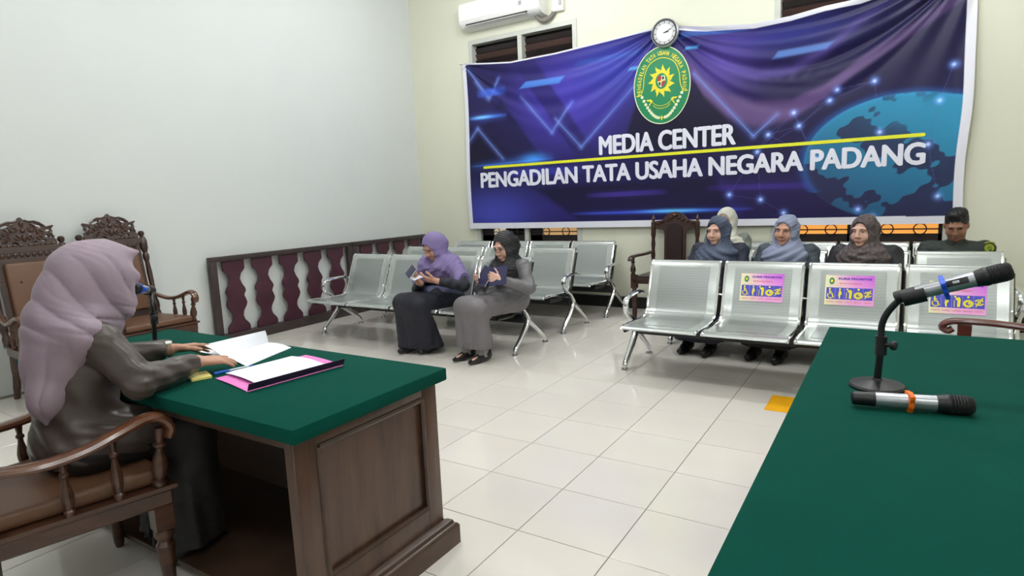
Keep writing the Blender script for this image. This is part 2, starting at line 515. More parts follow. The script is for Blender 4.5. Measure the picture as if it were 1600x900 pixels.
b = MB(); b.bbox((0.30, -0.2245, 0.115), (0.345, -0.2236, 0.165)); b.bbox((0.31, -0.2245, 0.178), (0.335, -0.2236, 0.20))
b.build('display', mat('ac_display', (150, 152, 155), 0.4), ac)
m_pipe = mat('pipe_wrap', (120, 116, 108), 0.7)
b = MB(); b.tube(catmull([(0.45, -0.07, 0.01), (0.50, -0.06, -0.05), (0.58, -0.045, -0.06), (0.66, -0.03, 0.0), (0.69, -0.02, 0.10), (0.70, -0.02, 0.30)]), 0.026, 10); b.build('pipe', m_pipe, ac)
jb = thing('junction_box', 'small white electrical box right of the air conditioner', 'electrical box', (-2.20, YB, 3.47))
b = MB(); b.bevbox((-0.07, -0.06, 0), (0.07, 0, 0.17), 0.012); b.build('cover', m_white, jb)
b = MB(); b.bevbox((0.02, -0.075, 0.06), (0.055, -0.058, 0.12), 0.006); b.build('switch', mat('switch_grey', (170, 172, 170), 0.4), jb)

# balustrade standing along the left wall
m_rail = mat('balustrade_frame', (58, 47, 46), 0.45, var=0.25, vscale=10)
m_board = mat('balustrade_maroon', (72, 36, 50), 0.45, var=0.15, vscale=6)
GAP = [(0, .020), (.125, .020), (.14, .024), (.19, .040), (.26, .0475), (.33, .040), (.40, .026), (.44, .024), (.475, .031), (.505, .034), (.54, .029),
       (.60, .0225), (.65, .028), (.72, .043), (.78, .0475), (.84, .041), (.90, .024), (.93, .0185), (1, .0185)]
GAP = [(f, w*2.35) for f, w in GAP]
RX = -4.435
def balustrade(y0, y1, nb, label):
    t = thing('balustrade', label, 'balustrade', (RX, (y0+y1)/2, 0), 0, None)
    L = y1-y0; zt, zb = 0.835, 0.10
    b = MB(); b.bevbox((-0.03, -L/2, zt), (0.03, L/2, 0.885), 0.005); b.build('top_rail', m_rail, t)
    b = MB(); b.bevbox((-0.035, -L/2, 0.0), (0.05, L/2, zb), 0.005); b.build('bottom_rail', m_rail, t)
    for s in (-1, 1):
        b = MB(); b.bevbox((-0.028, s*(L/2-0.035)-0.035, zb-0.01), (0.028, s*(L/2-0.035)+0.035, zt+0.01), 0.004); b.build('end_post', m_rail, t)
    i0 = -L/2+0.07+0.02; pitch = (L-0.18)/nb
    for k in range(nb):
        a = i0+k*pitch; c = a+pitch
        ring = [(a+w, zt-f*(zt-zb)) for f, w in GAP]+[(c-w, zt-f*(zt-zb)) for f, w in reversed(GAP)]
        me = shape2d('board', [ring], 0.022, 0.003)
        xf(me, Matrix(((0, 0, 1, 0), (1, 0, 0, 0), (0, 1, 0, 0), (0, 0, 0, 1))))
        me.materials.append(m_board); link('board', me, None, t)
balustrade(1.49, 3.345, 5, 'maroon balustrade section with wavy cut-out boards, nearer to the green table')
balustrade(3.355, 4.75, 4, 'maroon balustrade section with wavy boards behind the steel benches in the corner')
# ------------------------------------------------------------------ the printed banner
BX0, BX1, BZ0 = -3.615, 1.735, 0.955
TOP = [(-3.62, 3.092), (-3.2, 3.04), (-2.88, 3.005), (-2.25, 3.01), (-1.6, 3.045), (-0.94, 3.085), (-0.5, 3.0), (-0.03, 2.945), (0.3, 2.955), (0.6, 2.99), (0.88, 3.0), (1.3, 3.08), (1.74, 3.2)]
def top_z(x): return np.interp(x, [p[0] for p in TOP], [p[1] for p in TOP])
def sstep(a, b, x):
    t = np.clip((x-a)/(b-a), 0, 1); return t*t*(3-2*t)
def fold(x, z):
    """how far the cloth stands off the wall"""
    x = np.asarray(x, float); z = np.asarray(z, float)
    y = np.zeros(np.broadcast(x, z).shape)+0.045
    for ax, az, bx, bz, amp in ((-3.62, 3.10, -0.92, 3.09, 0.012), (-0.92, 3.09, 1.74, 3.20, 0.022)):
        s = (x-ax)/(bx-ax); ok = (s > 0) & (s < 1)
        s = np.clip(s, 0.03, 0.97); ch = az+(bz-az)*s
        d = (ch-z)/(4*s*(1-s))
        f = np.sin(d*2*PI/0.42+0.6)+0.45*np.sin(d*2*PI/0.19+1.0)
        y = y+np.where(ok, amp*f*sstep(0.0, 0.1, d)*(1-sstep(0.55, 1.25, d)), 0)
    # creases fanning out of the upper right corner
    dx = 1.80-x; dz = 3.30-z; an = np.arctan2(dz, dx); r = np.hypot(dx, dz)
    y = y+0.008*np.sin(an*26)*np.exp(-((r-0.7)/0.55)**2)*(an > 0.3)
    # fine crinkles on the big swag
    d2 = (3.1-z); y = y+0.0022*np.sin(x*31+z*17)*np.sin(x*19-z*43)*np.exp(-((z-2.35)/0.2)**2)*np.exp(-((x-0.25)/0.5)**2)
    y = y+0.006*np.sin(x*2.3)*np.sin(z*1.7+x)
    # the right border curls away
    y = y+0.03*sstep(1.60, 1.74, x)*(0.5+0.5*np.sin(z*4.0))
    y = np.maximum(y, 0.014)
    return y
def edge_x(x, z):
    t = (x-BX0)/(BX1-BX0)
    return x+0.012*np.sin(z*3.1)*(np.abs(t-0.5)*2)**6+0.02*np.exp(-((z-1.95)/0.35)**2)*(t > 0.98)
def on_banner(x, z, off=0.0):
    return np.stack([edge_x(x, z), YB-0.006-fold(x, z)-off, z], -1)

def banner_paint(x, z):
    C = np.zeros(x.shape+(3,)); 
    def mix(w, rgb):
        w = np.clip(w, 0, 1)[..., None]; C[:] = C*(1-w)+np.array(lin(rgb))*w
    def add(w, rgb):
        C[:] = C+np.clip(w, 0, 1.5)[..., None]*np.array(lin(rgb))
    def poly(pts, rgb, w=1.0, soft=0.004):
        d = np.full(x.shape, 9.0); n = len(pts); area = sum(pts[i][0]*pts[(i+1) % n][1]-pts[(i+1) % n][0]*pts[i][1] for i in range(n))
        sg = 1 if area > 0 else -1
        for i in range(n):
            (x0, z0), (x1, z1) = pts[i], pts[(i+1) % n]; L = math.hypot(x1-x0, z1-z0)
            d = np.minimum(d, sg*((x1-x0)*(z-z0)-(z1-z0)*(x-x0))/L)
        mix(w*sstep(-soft, soft, d), rgb)
    def seg(a, b2, wd, rgb, w=1.0, glow=0.0, fade=False):
        ax, az = a; bx, bz = b2; L2 = (bx-ax)**2+(bz-az)**2
        t = np.clip(((x-ax)*(bx-ax)+(z-az)*(bz-az))/L2, 0, 1)
        d = np.hypot(x-ax-t*(bx-ax), z-az-t*(bz-az))
        g = (np.sin(t*PI)**0.7 if fade else 1.0)
        if glow: add(0.35*w*g*np.exp(-(d/glow)**2), rgb)
        mix(w*g*(1-sstep(wd*0.5, wd*1.2, d)), rgb)
    def blob(cx, cz, rx, rz, rgb, w=1.0):
        add(w*np.exp(-((x-cx)/rx)**2-((z-cz)/rz)**2), rgb)
    C[:] = np.array(lin((30, 24, 74)))
    # broad blue / violet fields
    mix(0.85*np.exp(-((x+2.1)/0.75)**2-((z-2.45)/0.55)**2), (84, 70, 200))
    mix(0.8*np.exp(-((x+1.5)/0.5)**2-((z-2.75)/0.3)**2), (66, 74, 196))
    mix(0.75*np.exp(-((x+3.2)/0.6)**2-((z-1.15)/0.28)**2), (84, 92, 214))
    mix(0.6*np.exp(-((x+1.4)/1.3)**2-((z-1.2)/0.22)**2), (62, 50, 158))
    mix(0.75*np.exp(-((x-0.2)/0.7)**2-((z-2.78)/0.16)**2), (44, 50, 138))
    mix(0.5*np.exp(-((x-0.4)/0.8)**2-((z-1.3)/0.25)**2), (58, 40, 112))
    mix(0.6*np.exp(-((x+0.35)/0.35)**2-((z-2.6)/0.35)**2), (108, 84, 190))
    mix(0.55*np.exp(-((x-1.3)/0.5)**2-((z-2.7)/0.4)**2), (30, 24, 62))
    # dark triangles and bands
    dk = (16, 13, 40)
    poly([(-3.56, 3.02), (-3.2, 3.02), (-3.05, 2.62), (-3.4, 2.2), (-3.56, 2.3)], (42, 34, 92), 0.7, 0.03)
    poly([(-2.85, 3.0), (-2.55, 3.0), (-1.75, 1.80), (-2.0, 1.78)], (40, 32, 100), 0.75, 0.03)
    poly([(-3.56, 1.75), (-3.52, 2.05), (-3.30, 2.22), (-2.8, 1.78)], dk, 0.8, 0.02)
    poly([(-3.05, 2.58), (-2.45, 1.78), (-3.1, 1.78), (-3.42, 2.15)], (28, 20, 70), 0.8, 0.03)
    poly([(-1.45, 1.80), (-1.25, 2.35), (-0.95, 2.62), (-0.45, 2.4), (-0.1, 1.80)], dk, 0.85, 0.03)
    poly([(-2.6, 1.45), (-2.0, 1.04), (-0.2, 1.04), (-0.4, 1.48)], (22, 17, 50), 0.85, 0.05)
    poly([(-0.1, 1.04), (-0.4, 1.7), (0.6, 1.7), (0.9, 1.04)], (36, 28, 72), 0.6, 0.06)
    # violet swag on the right: print plus painted-in gloss of the sagging fold
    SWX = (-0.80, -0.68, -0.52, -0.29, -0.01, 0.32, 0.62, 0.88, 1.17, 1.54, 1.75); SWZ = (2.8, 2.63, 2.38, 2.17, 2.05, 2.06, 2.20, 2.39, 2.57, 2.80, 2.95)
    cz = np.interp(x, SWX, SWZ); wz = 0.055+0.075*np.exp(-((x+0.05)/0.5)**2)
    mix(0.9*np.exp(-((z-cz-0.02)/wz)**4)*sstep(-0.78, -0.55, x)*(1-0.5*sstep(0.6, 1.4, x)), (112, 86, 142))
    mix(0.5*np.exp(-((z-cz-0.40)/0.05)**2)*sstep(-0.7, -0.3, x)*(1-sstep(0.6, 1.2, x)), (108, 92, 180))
    # thin light blue zigzag lines
    lb = (120, 150, 235)
    for pl in ([(-3.53, 3.0), (-3.22, 2.60), (-3.06, 2.83)], [(-2.74, 2.56), (-2.32, 2.10), (-2.05, 2.43)],
               [(-2.27, 2.26), (-1.94, 1.90), (-1.29, 2.50)], [(-3.56, 2.10), (-3.42, 2.25), (-3.04, 1.84)],
               [(-0.62, 2.55), (-0.02, 1.86), (0.20, 2.05)], [(-3.42, 2.83), (-3.25, 2.62)]):
        for p, q in zip(pl[:-1], pl[1:]): seg(p, q, 0.006, lb, 0.8, 0.03)
    # light streaks
    cy = (92, 170, 240)
    poly([(-2.76, 2.665), (-2.20, 2.66), (-2.13, 2.735), (-2.66, 2.735)], (84, 140, 235), 0.9, 0.012)
    seg((-3.42, 2.68), (-2.95, 2.68), 0.05, (70, 110, 235), 0.75, 0.06, True)
    seg((-3.56, 2.38), (-2.95, 2.38), 0.02, (80, 120, 240), 0.8, 0.05, True); blob(-3.35, 2.385, 0.14, 0.02, (120, 210, 255), 0.9)
    poly([(-0.78, 2.93), (-0.10, 2.90), (-0.05, 2.95), (-0.74, 2.985)], (70, 120, 210), 0.6, 0.015)
    poly([(-0.72, 2.80), (-0.60, 2.80), (-0.56, 2.83), (-0.70, 2.83)], cy, 0.9, 0.01)
    poly([(-1.35, 2.68), (-1.20, 2.68), (-1.16, 2.715), (-1.33, 2.715)], cy, 0.9, 0.01)
    poly([(-2.0, 2.83), (-1.25, 2.83), (-1.2, 2.885), (-1.95, 2.88)], (62, 96, 196), 0.6, 0.02)
    poly([(0.15, 2.58), (0.62, 2.60), (0.68, 2.66), (0.2, 2.645)], (96, 140, 220), 0.75, 0.015)
    seg((-3.56, 1.77), (-2.3, 1.80), 0.012, (70, 130, 240), 0.85, 0.05, True); blob(-2.60, 1.81, 0.16, 0.06, (60, 150, 240), 0.9)
    seg((-3.1, 1.66), (-1.9, 1.64), 0.05, (60, 70, 190), 0.6, 0.05, True)
    seg((-2.1, 1.12), (0.0, 1.13), 0.016, (70, 90, 230), 0.9, 0.03, True); blob(-0.85, 1.128, 0.28, 0.017, (90, 200, 255), 1.1)
    seg((-1.9, 1.33), (-0.9, 1.34), 0.03, (78, 56, 170), 0.6, 0.04, True); seg((-0.5, 1.36), (0.7, 1.34), 0.03, (70, 48, 150), 0.6, 0.05, True)
    seg((-1.9, 2.2), (-1.2, 2.6), 0.14, (66, 66, 180), 0.35, 0, True)
    # globe with seas and dark continents
    gx, gz = (x-1.27)/0.83, (z-1.56)/0.575; rr = np.hypot(gx, gz)
    inside = 1-sstep(0.97, 1.0, rr)
    n = (np.sin(gx*5.1+1.3+1.5*np.sin(gz*3.0))+np.sin(gz*6.3+gx*3.1+0.4)+0.7*np.sin(gx*12.7-gz*9.1)+0.4*np.sin(gx*23+gz*19)+0.25*np.sin(gx*41-gz*37))
    land = sstep(0.15, 0.30, n+0.5*(-gz)-0.15)*(1-np.exp(-((gx-0.25)/0.45)**2-((gz-0.72)/0.28)**2))
    sea = np.clip(0.72+0.35*gz+0.25*gx, 0.2, 1)
    mix(inside*0.95*sea, (54, 158, 202)); mix(inside*0.88*land, (46, 34, 78))
    add(0.35*np.exp(-((rr-1.0)/0.05)**2)*(gz > -0.5), (40, 110, 190))
    nodes = [(0.72, 2.22), (1.02, 2.26), (0.66, 2.13), (0.40, 1.92), (1.52, 2.03), (0.12, 1.86), (0.35, 2.05), (1.46, 1.66), (0.02, 1.7), (0.06, 1.22), (-0.25, 1.28), (0.28, 1.08), (0.93, 1.10), (1.05, 1.03), (1.55, 1.2), (1.08, 1.8), (0.55, 1.6), (1.6, 2.32)]
    for i in range(len(nodes)):
        for j in range(i+1, len(nodes)):
            if math.dist(nodes[i], nodes[j]) < 0.52: seg(nodes[i], nodes[j], 0.003, (110, 104, 190), 0.35)
    for nx, nz in nodes: blob(nx, nz, 0.032, 0.032, (120, 160, 255), 0.8); blob(nx, nz, 0.013, 0.013, (220, 235, 255), 0.8)
    # white hem all round
    tz = top_z(x)
    hem = (x < BX0+0.055) | (x > 1.665) | (z < 1.026) | (z > tz-np.where(x > -0.95, 0.042, 0.018))
    C[hem] = lin((226, 226, 236))
    C[~hem] *= 0.82
    return np.clip(C, 0, 1)

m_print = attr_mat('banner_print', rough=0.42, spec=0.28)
nu, nv = 720, 300
U, V = np.meshgrid(np.linspace(0, 1, nu+1), np.linspace(0, 1, nv+1))
bx = BX0+(BX1-BX0)*U; bz = BZ0+(top_z(bx)-BZ0)*V
P = on_banner(bx, bz).reshape(-1, 3)
ii = (np.arange(nv)[:, None]*(nu+1)+np.arange(nu)[None, :]).ravel()
Q = np.stack([ii, ii+1, ii+nu+2, ii+nu+1], 1)
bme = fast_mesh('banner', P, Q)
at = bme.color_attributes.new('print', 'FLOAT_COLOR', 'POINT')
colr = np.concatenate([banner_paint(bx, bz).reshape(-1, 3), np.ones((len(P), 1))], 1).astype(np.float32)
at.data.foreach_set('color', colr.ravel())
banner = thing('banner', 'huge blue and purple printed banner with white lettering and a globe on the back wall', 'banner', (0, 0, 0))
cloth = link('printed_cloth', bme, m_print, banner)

def bisect_grid(bm, lo, hi, step):
    for ax in range(2):
        n = Vector((1, 0, 0)) if ax == 0 else Vector((0, 1, 0))
        k = math.ceil(lo[ax]/step)*step
        while k < hi[ax]:
            bmesh.ops.bisect_plane(bm, geom=bm.verts[:]+bm.edges[:]+bm.faces[:], plane_co=n*k, plane_no=n); k += step
def banner_decal(name, pieces, m, parent, off=0.004, step=0.08):
    """flat print pieces [(verts2d, faces)] laid on the cloth"""
    bm = bmesh.new()
    for vs, fs in pieces:
        bv = [bm.verts.new((p[0], p[1], p[2] if len(p) > 2 else 0)) for p in vs]
        for f in fs:
            try: bm.faces.new([bv[i] for i in f])
            except ValueError: pass
    xs = [v.co.x for v in bm.verts]; ys = [v.co.y for v in bm.verts]
    bisect_grid(bm, (min(xs), min(ys)), (max(xs), max(ys)), step)
    bmesh.ops.triangulate(bm, faces=bm.faces[:])
    P = on_banner(np.array([v.co.x for v in bm.verts]), np.array([v.co.y for v in bm.verts]), off+np.array([v.co.z for v in bm.verts]))
    for v, p in zip(bm.verts, P): v.co = p
    bmesh.ops.recalc_face_normals(bm, faces=bm.faces)
    me = bpy.data.meshes.new(name); bm.to_mesh(me); bm.free()
    return link(name, me, m, parent)
def text_in(body, x0, x1, z0, z1, bold=0.0, **k):
    v, f = text_mesh(body, bold, **k)
    return [(x0+p[0]*(x1-x0), z0+p[1]*(z1-z0)) for p in v], f
def bold_text(body, x0, x1, z0, z1, d):
    v, f = text_mesh(body, 0.0, space=0.98)
    out = []
    for dx, dz in ((-1, 0), (1, 0), (0, 0.7), (0, -0.7), (-.7, .5), (.7, -.5)):
        out.append(([(x0+d+dx*d+p[0]*(x1-x0-2*d), z0+d*.7+dz*d+p[1]*(z1-z0-1.4*d), len(out)*0.0003) for p in v], f))
    return out
m_ink = mat('print_white', (228, 228, 242), 0.4)
m_yel = mat('print_yellow', (226, 230, 40), 0.4)
banner_decal('lettering', bold_text('MEDIA CENTER', -1.712, -0.188, 1.787, 2.005, 0.0105), m_ink, banner, step=0.16)
banner_decal('lettering', bold_text('PENGADILAN TATA USAHA NEGARA PADANG', -3.395, 1.447, 1.483, 1.685, 0.0105), m_ink, banner, step=0.16)
def capsule2d(x0, x1, z, r, n=8):
    pts = [(x0+r*math.cos(a), z+r*math.sin(a)) for a in np.linspace(PI/2, 3*PI/2, n)]+[(x1+r*math.cos(a), z+r*math.sin(a)) for a in np.linspace(-PI/2, PI/2, n)]
    return pts, [tuple(range(len(pts)))]
banner_decal('underline', [capsule2d(-3.33, 1.42, 1.747, 0.016)], m_yel, banner)

# round court emblem printed in the middle
EX, EZ, EA, EB = -0.965, 2.475, 0.315, 0.405
def ell_ring(a, c, n=56, x=0, z=0, t0=0, t1=2*PI): return [(EX+x+a*math.cos(t), EZ+z+c*math.sin(t)) for t in np.linspace(t0, t1, n, endpoint=(t1-t0) < 6.2)]
def fan(pts): return pts, [tuple(range(len(pts)))]
def band(outer, inner, closed=True):
    n = len(outer); return outer+inner, [(i, (i+1) % n, n+(i+1) % n, n+i) for i in range(n if closed else n-1)]
m_eg = mat('emblem_green', (20, 132, 84), 0.35); m_ey = mat('emblem_yellow', (236, 224, 48), 0.4)
m_ew = mat('emblem_cream', (224, 232, 190), 0.4); m_er = mat('emblem_red', (176, 44, 52), 0.4); m_ek = mat('emblem_black', (30, 34, 34), 0.4)
emb = banner_decal('emblem', [fan(ell_ring(EA, EB))], m_eg, banner, 0.006)
banner_decal('emblem_border', [band(ell_ring(EA, EB), ell_ring(EA-0.010, EB-0.010))], m_ew, emb, 0.0085)
arch = catmull([(-0.285, -0.085, 0), (-0.235, -0.075, 0), (-0.205, 0.0, 0), (-0.19, 0.12, 0), (-0.13, 0.235, 0), (0, 0.285, 0), (0.13, 0.235, 0), (0.19, 0.12, 0), (0.205, 0.0, 0), (0.235, -0.075, 0), (0.285, -0.085, 0)], 6)
def ribbon(pl, w):
    pl = [Vector((p[0], p[1])) for p in pl]; o = []; i_ = []
    for k, p in enumerate(pl):
        t = (pl[min(k+1, len(pl)-1)]-pl[max(k-1, 0)]).normalized(); nn = Vector((-t.y, t.x))
        o.append((EX+p.x+nn.x*w, EZ+p.y+nn.y*w)); i_.append((EX+p.x-nn.x*w, EZ+p.y-nn.y*w))
    return band(o, i_, False)
banner_decal('emblem_arch', [ribbon(arch, 0.004)], m_ey, emb, 0.0085)
word = 'PENGADILAN TATA USAHA NEGARA PADANG'
pcs = []
T0, T1 = PI*1.085, -PI*0.085
for i, chx in enumerate(word):
    if chx == ' ': continue
    v, f = text_mesh(chx, 0.02 if chx not in 'MN' else 0.0)
    t = T0+(T1-T0)*(i+0.5)/len(word); ca, sa = math.cos(t), math.sin(t)
    px, pz = 0.252*ca, 0.335*sa
    tx, tz = Vector((0.252*math.sin(t), -0.335*math.cos(t))).normalized(); nx, nz = -tz, tx
    w, h = (0.013 if chx == 'I' else 0.026), 0.046
    pcs.append(([(EX+px+tx*(p[0]-0.5)*w+nx*(p[1]-0.5)*h, EZ+pz+tz*(p[0]-0.5)*w+nz*(p[1]-0.5)*h) for p in v], f))
banner_decal('emblem_lettering', pcs, m_ey, emb, 0.0085)
sun = []
for k in range(11):
    a = 2*PI*k/11+0.2
    def pr(r, d): return (EX+0.0+r*math.cos(a+d)*0.92, EZ+0.045+r*math.sin(a+d)*1.05)
    sun.append(([pr(0.085, -0.30), pr(0.115, -0.22), pr(0.135, 0.02), pr(0.165, 0.12), pr(0.13, 0.20), pr(0.085, 0.30)], [(0, 1, 2, 5), (2, 3, 4, 5)]))
sun.append(fan(ell_ring(0.098, 0.112, 40, 0, 0.045)))
banner_decal('emblem_sun', sun, m_ey, emb, 0.0085)
banner_decal('emblem_disc', [fan(ell_ring(0.066, 0.082, 36, 0, 0.045))], m_eg, emb, 0.0105)
banner_decal('emblem_shield', [([(EX-.04, EZ+.10), (EX, EZ+.10), (EX, EZ+.045), (EX-.045, EZ+.045)], [(0, 1, 2, 3)]), ([(EX, EZ+.045), (EX+.045, EZ+.045), (EX+.022, EZ-.01), (EX, EZ-.02)], [(0, 1, 2, 3)])], m_er, emb, 0.0125)
banner_decal('emblem_shield', [([(EX, EZ+.10), (EX+.04, EZ+.10), (EX+.045, EZ+.045), (EX, EZ+.045)], [(0, 1, 2, 3)]), ([(EX-.045, EZ+.045), (EX, EZ+.045), (EX, EZ-.02), (EX-.022, EZ-.01)], [(0, 1, 2, 3)])], m_ew, emb, 0.0125)
banner_decal('emblem_figure', [([(EX+.008, EZ+.09), (EX+.03, EZ+.09), (EX+.03, EZ+.06), (EX+.008, EZ+.06)], [(0, 1, 2, 3)])], m_ek, emb, 0.0135)
banner_decal('emblem_figure', [([(EX-.034, EZ+.035), (EX-.008, EZ+.035), (EX-.008, EZ+.0), (EX-.022, EZ+.0)], [(0, 1, 2, 3)])], m_ek, emb, 0.0135)
banner_decal('emblem_shield', [fan(ell_ring(0.012, 0.014, 12, 0, 0.045))], m_ey, emb, 0.0145)
dots = []
for s in (-1, 1):
    for k in range(10):
        t = k/9; x_ = s*(0.035+0.185*t); z_ = -0.335+0.235*t**1.7
        dots.append(fan(ell_ring(0.017, 0.017, 12, x_, z_)))
banner_decal('emblem_wreath', dots, m_ew, emb, 0.0085)
leaf = []
for s in (-1, 1):
    for k, (dx, dz) in enumerate(((0.115, -0.155), (0.145, -0.145), (0.13, -0.185))):
        a = (0.9, 0.35, 2.0)[k]
        leaf.append(fan([(EX+s*(dx+0.03*math.cos(a)), EZ+dz+0.035*math.sin(a)), (EX+s*(dx-0.012), EZ+dz+0.010), (EX+s*(dx-0.02*math.cos(a)), EZ+dz-0.02*math.sin(a)), (EX+s*(dx+0.014), EZ+dz-0.006)]))
leaf.append(fan([(EX, EZ-.31), (EX+.014, EZ-.34), (EX, EZ-.37), (EX-.014, EZ-.34)]))
banner_decal('emblem_leaf', leaf, m_ey, emb, 0.0085)
rb = [(-0.10, -0.185), (-0.06, -0.215), (0, -0.228), (0.06, -0.215), (0.10, -0.185)]
banner_decal('emblem_ribbon', [ribbon(rb, 0.014)], m_eg, emb, 0.0095)
banner_decal('emblem_ribbon_edge', [ribbon([(p[0], p[1]+0.014) for p in rb], 0.0025), ribbon([(p[0], p[1]-0.014) for p in rb], 0.0025)], m_ey, emb, 0.0105)
# hanging rope ends at the upper left corner
b = MB(); b.tube([(-3.66, YB-0.02, 3.10), (-3.60, YB-0.03, 3.09)], 0.006, 6); b.lathe([(0.008, 0), (0.008, 0.012), (0.004, 0.02)], (-3.67, YB, 3.10), 8, (0, -1, 0)); b.build('rope_tie', m_white, banner)

# wall clock hanging over the emblem
ck = thing('wall_clock', 'round black and white wall clock above the green emblem', 'clock', (-0.914, YB-0.112, 3.0))
CR = 0.148
b = MB(); b.lathe([(CR*0.97, -0.038), (CR, -0.034), (CR, -0.02), (CR*0.965, 0), (CR*0.93, 0.004), (CR*0.90, -0.004), (CR*0.90, -0.010)], (0, 0, 0), 40, (0, -1, 0)); b.build('rim', mat('clock_rim', (206, 208, 212), 0.3, metal=0.6), ck)
b = MB(); b.lathe([(CR*0.915, -0.02), (CR*0.915, 0.001), (CR*0.80, 0.001), (CR*0.80, -0.02)], (0, 0, 0), 40, (0, -1, 0)); b.build('bezel', m_black, ck)
b = MB(); b.lathe([(CR*0.80, -0.02), (CR*0.80, -0.004)], (0, 0, 0), 40, (0, -1, 0)); b.build('dial', mat('clock_dial', (196, 198, 200), 0.4), ck)
b = MB(); b.lathe([(CR*0.58, -0.004), (CR*0.58, -0.003)], (0, 0, 0), 32, (0, -1, 0)); b.build('dial_centre', mat('clock_dial_light', (226, 228, 230), 0.4), ck)
b = MB()
for k in range(12):
    a = 2*PI*k/12; b.box((CR*0.70*math.sin(a), 0.0035, CR*0.70*math.cos(a)), (0.006, 0.003, 0.022), Matrix.Rotation(a, 3, 'Y'))
b.build('hour_mark', m_iron, ck)
for nm, ang, L, w in (('hour_hand', math.radians(85), 0.055, 0.008), ('minute_hand', math.radians(68), 0.095, 0.006)):
    b = MB(); b.box((0, 0, L/2-0.01), (w, 0.002, L)); o = b.build(nm, m_black, ck); o.rotation_euler = (0, ang, 0); o.location = (0, -0.001, 0)
# ------------------------------------------------------------------ steel waiting benches
def perforated():
    m = bpy.data.materials.new('perforated_steel'); m.use_nodes = True; nt = m.node_tree; N = nt.nodes; L = nt.links; b = N['Principled BSDF']
    tc = N.new('ShaderNodeTexCoord'); mp = N.new('ShaderNodeMapping'); mp.inputs['Scale'].default_value = (130, 130, 130)
    L.new(tc.outputs['Object'], mp.inputs['Vector'])
    vo = N.new('ShaderNodeTexVoronoi'); vo.inputs['Randomness'].default_value = 0.0; vo.inputs['Scale'].default_value = 1.0
    L.new(mp.outputs[0], vo.inputs['Vector'])
    rp = N.new('ShaderNodeValToRGB'); rp.color_ramp.elements[0].position = 0.30; rp.color_ramp.elements[1].position = 0.42
    rp.color_ramp.elements[0].color = lin((142, 147, 145))+(1,); rp.color_ramp.elements[1].color = lin((160, 165, 163))+(1,)
    L.new(vo.outputs['Distance'], rp.inputs['Fac']); L.new(rp.outputs['Color'], b.inputs['Base Color'])
    b.inputs['Metallic'].default_value = 0.55; b.inputs['Roughness'].default_value = 0.33
    return m
m_perf = perforated()
m_steel = mat('bench_steel', (186, 191, 188), 0.25, metal=0.65)
m_chrome = mat('chrome', (222, 224, 224), 0.10, metal=1.0)
m_beam = mat('bench_beam', (18, 18, 20), 0.35)
# bench space: x along the row, y from the front foot backwards, z up
PROF = catmull([(0, -0.235, 0.372), (0, -0.215, 0.388), (0, -0.10, 0.388), (0, 0.10, 0.378), (0, 0.22, 0.378), (0, 0.285, 0.400), (0, 0.325, 0.46),
                (0, 0.375, 0.60), (0, 0.43, 0.735), (0, 0.455, 0.785), (0, 0.475, 0.797), (0, 0.492, 0.788)], 4)
PITCH, SW = 0.575, 0.528
def prof_at(f):
    """point on the seat profile at a given back height fraction, for stickers"""
    a = Vector((0, 0.335, 0.49)); b2 = Vector((0, 0.43, 0.735)); return a.lerp(b2, f)
def seat_mesh(mid):
    b = MB(); P = PROF; n = len(P); w = SW/2
    xs = (-0.185, 0.185) if mid else None
    if mid:
        sel = [p for p in P if -0.16 < p.y and p.z < 0.765]; th = 0.003
        nor = []
        for i, p in enumerate(sel):
            t = (sel[min(i+1, len(sel)-1)]-sel[max(i-1, 0)]).normalized(); nor.append(Vector((0, -t.z, t.y)))
        vs = []
        for i, p in enumerate(sel):
            q = p+nor[i]*0.0095; r = p+nor[i]*0.004
            vs += [(-0.195, q.y, q.z), (0.195, q.y, q.z), (-0.195, r.y, r.z), (0.195, r.y, r.z)]
        fs = []
        for i in range(len(sel)-1):
            a = i*4; c = a+4
            fs += [(a, a+1, c+1, c), (a+2, c+2, c+3, a+3), (a, c, c+2, a+2), (a+1, a+3, c+3, c+1)]
        fs += [(0, 2, 3, 1), (len(vs)-4, len(vs)-3, len(vs)-1, len(vs)-2)]
        return b.add(vs, fs)
    vs = []; fs = []
    for i, p in enumerate(P):
        t = (P[min(i+1, n-1)]-P[max(i-1, 0)]).normalized(); nn = Vector((0, -t.z, t.y))
        for s in (-1, 1):
            for o in (0.0075, -0.0045): vs.append((s*w, p.y+nn.y*o, p.z+nn.z*o))
    for i in range(n-1):
        a = i*4; c = a+4
        fs += [(a, a+2, c+2, c), (a+1, c+1, c+3, a+3), (a, c, c+1, a+1), (a+2, a+3, c+3, c+2)]
    fs += [(0, 1, 3, 2), (n*4-4, n*4-2, n*4-1, n*4-3)]
    return b.add(vs, fs)
me_seat = seat_mesh(False).mesh('seat', 40); me_seat.materials.append(m_steel)
me_perf = seat_mesh(True).mesh('perforated_panel', 40); me_perf.materials.append(m_perf)
b = MB()
rp = [Vector((0, p.y, p.z)) for p in PROF]
b.tube(rp, 0.0125, 8); me_rim = b.mesh('rim'); me_rim.materials.append(m_chrome)
b = MB()
bk = [Vector((0, p.y+0.03, p.z-0.012)) for p in PROF if p.y > 0.16 and p.z < 0.775]
b.tube([Vector((0, -0.14, 0.345)), Vector((0, 0.1, 0.33))]+bk, 0.015, 8, flat=(0.75, 1.1)); me_arm = b.mesh('back_bracket'); me_arm.materials.append(m_beam)
b = MB(); b.tube([(-0.03, 0.375, 0.56), (0.03, 0.375, 0.56)], 0.008, 8); me_pin = b.mesh('spacer'); me_pin.materials.append(m_chrome)

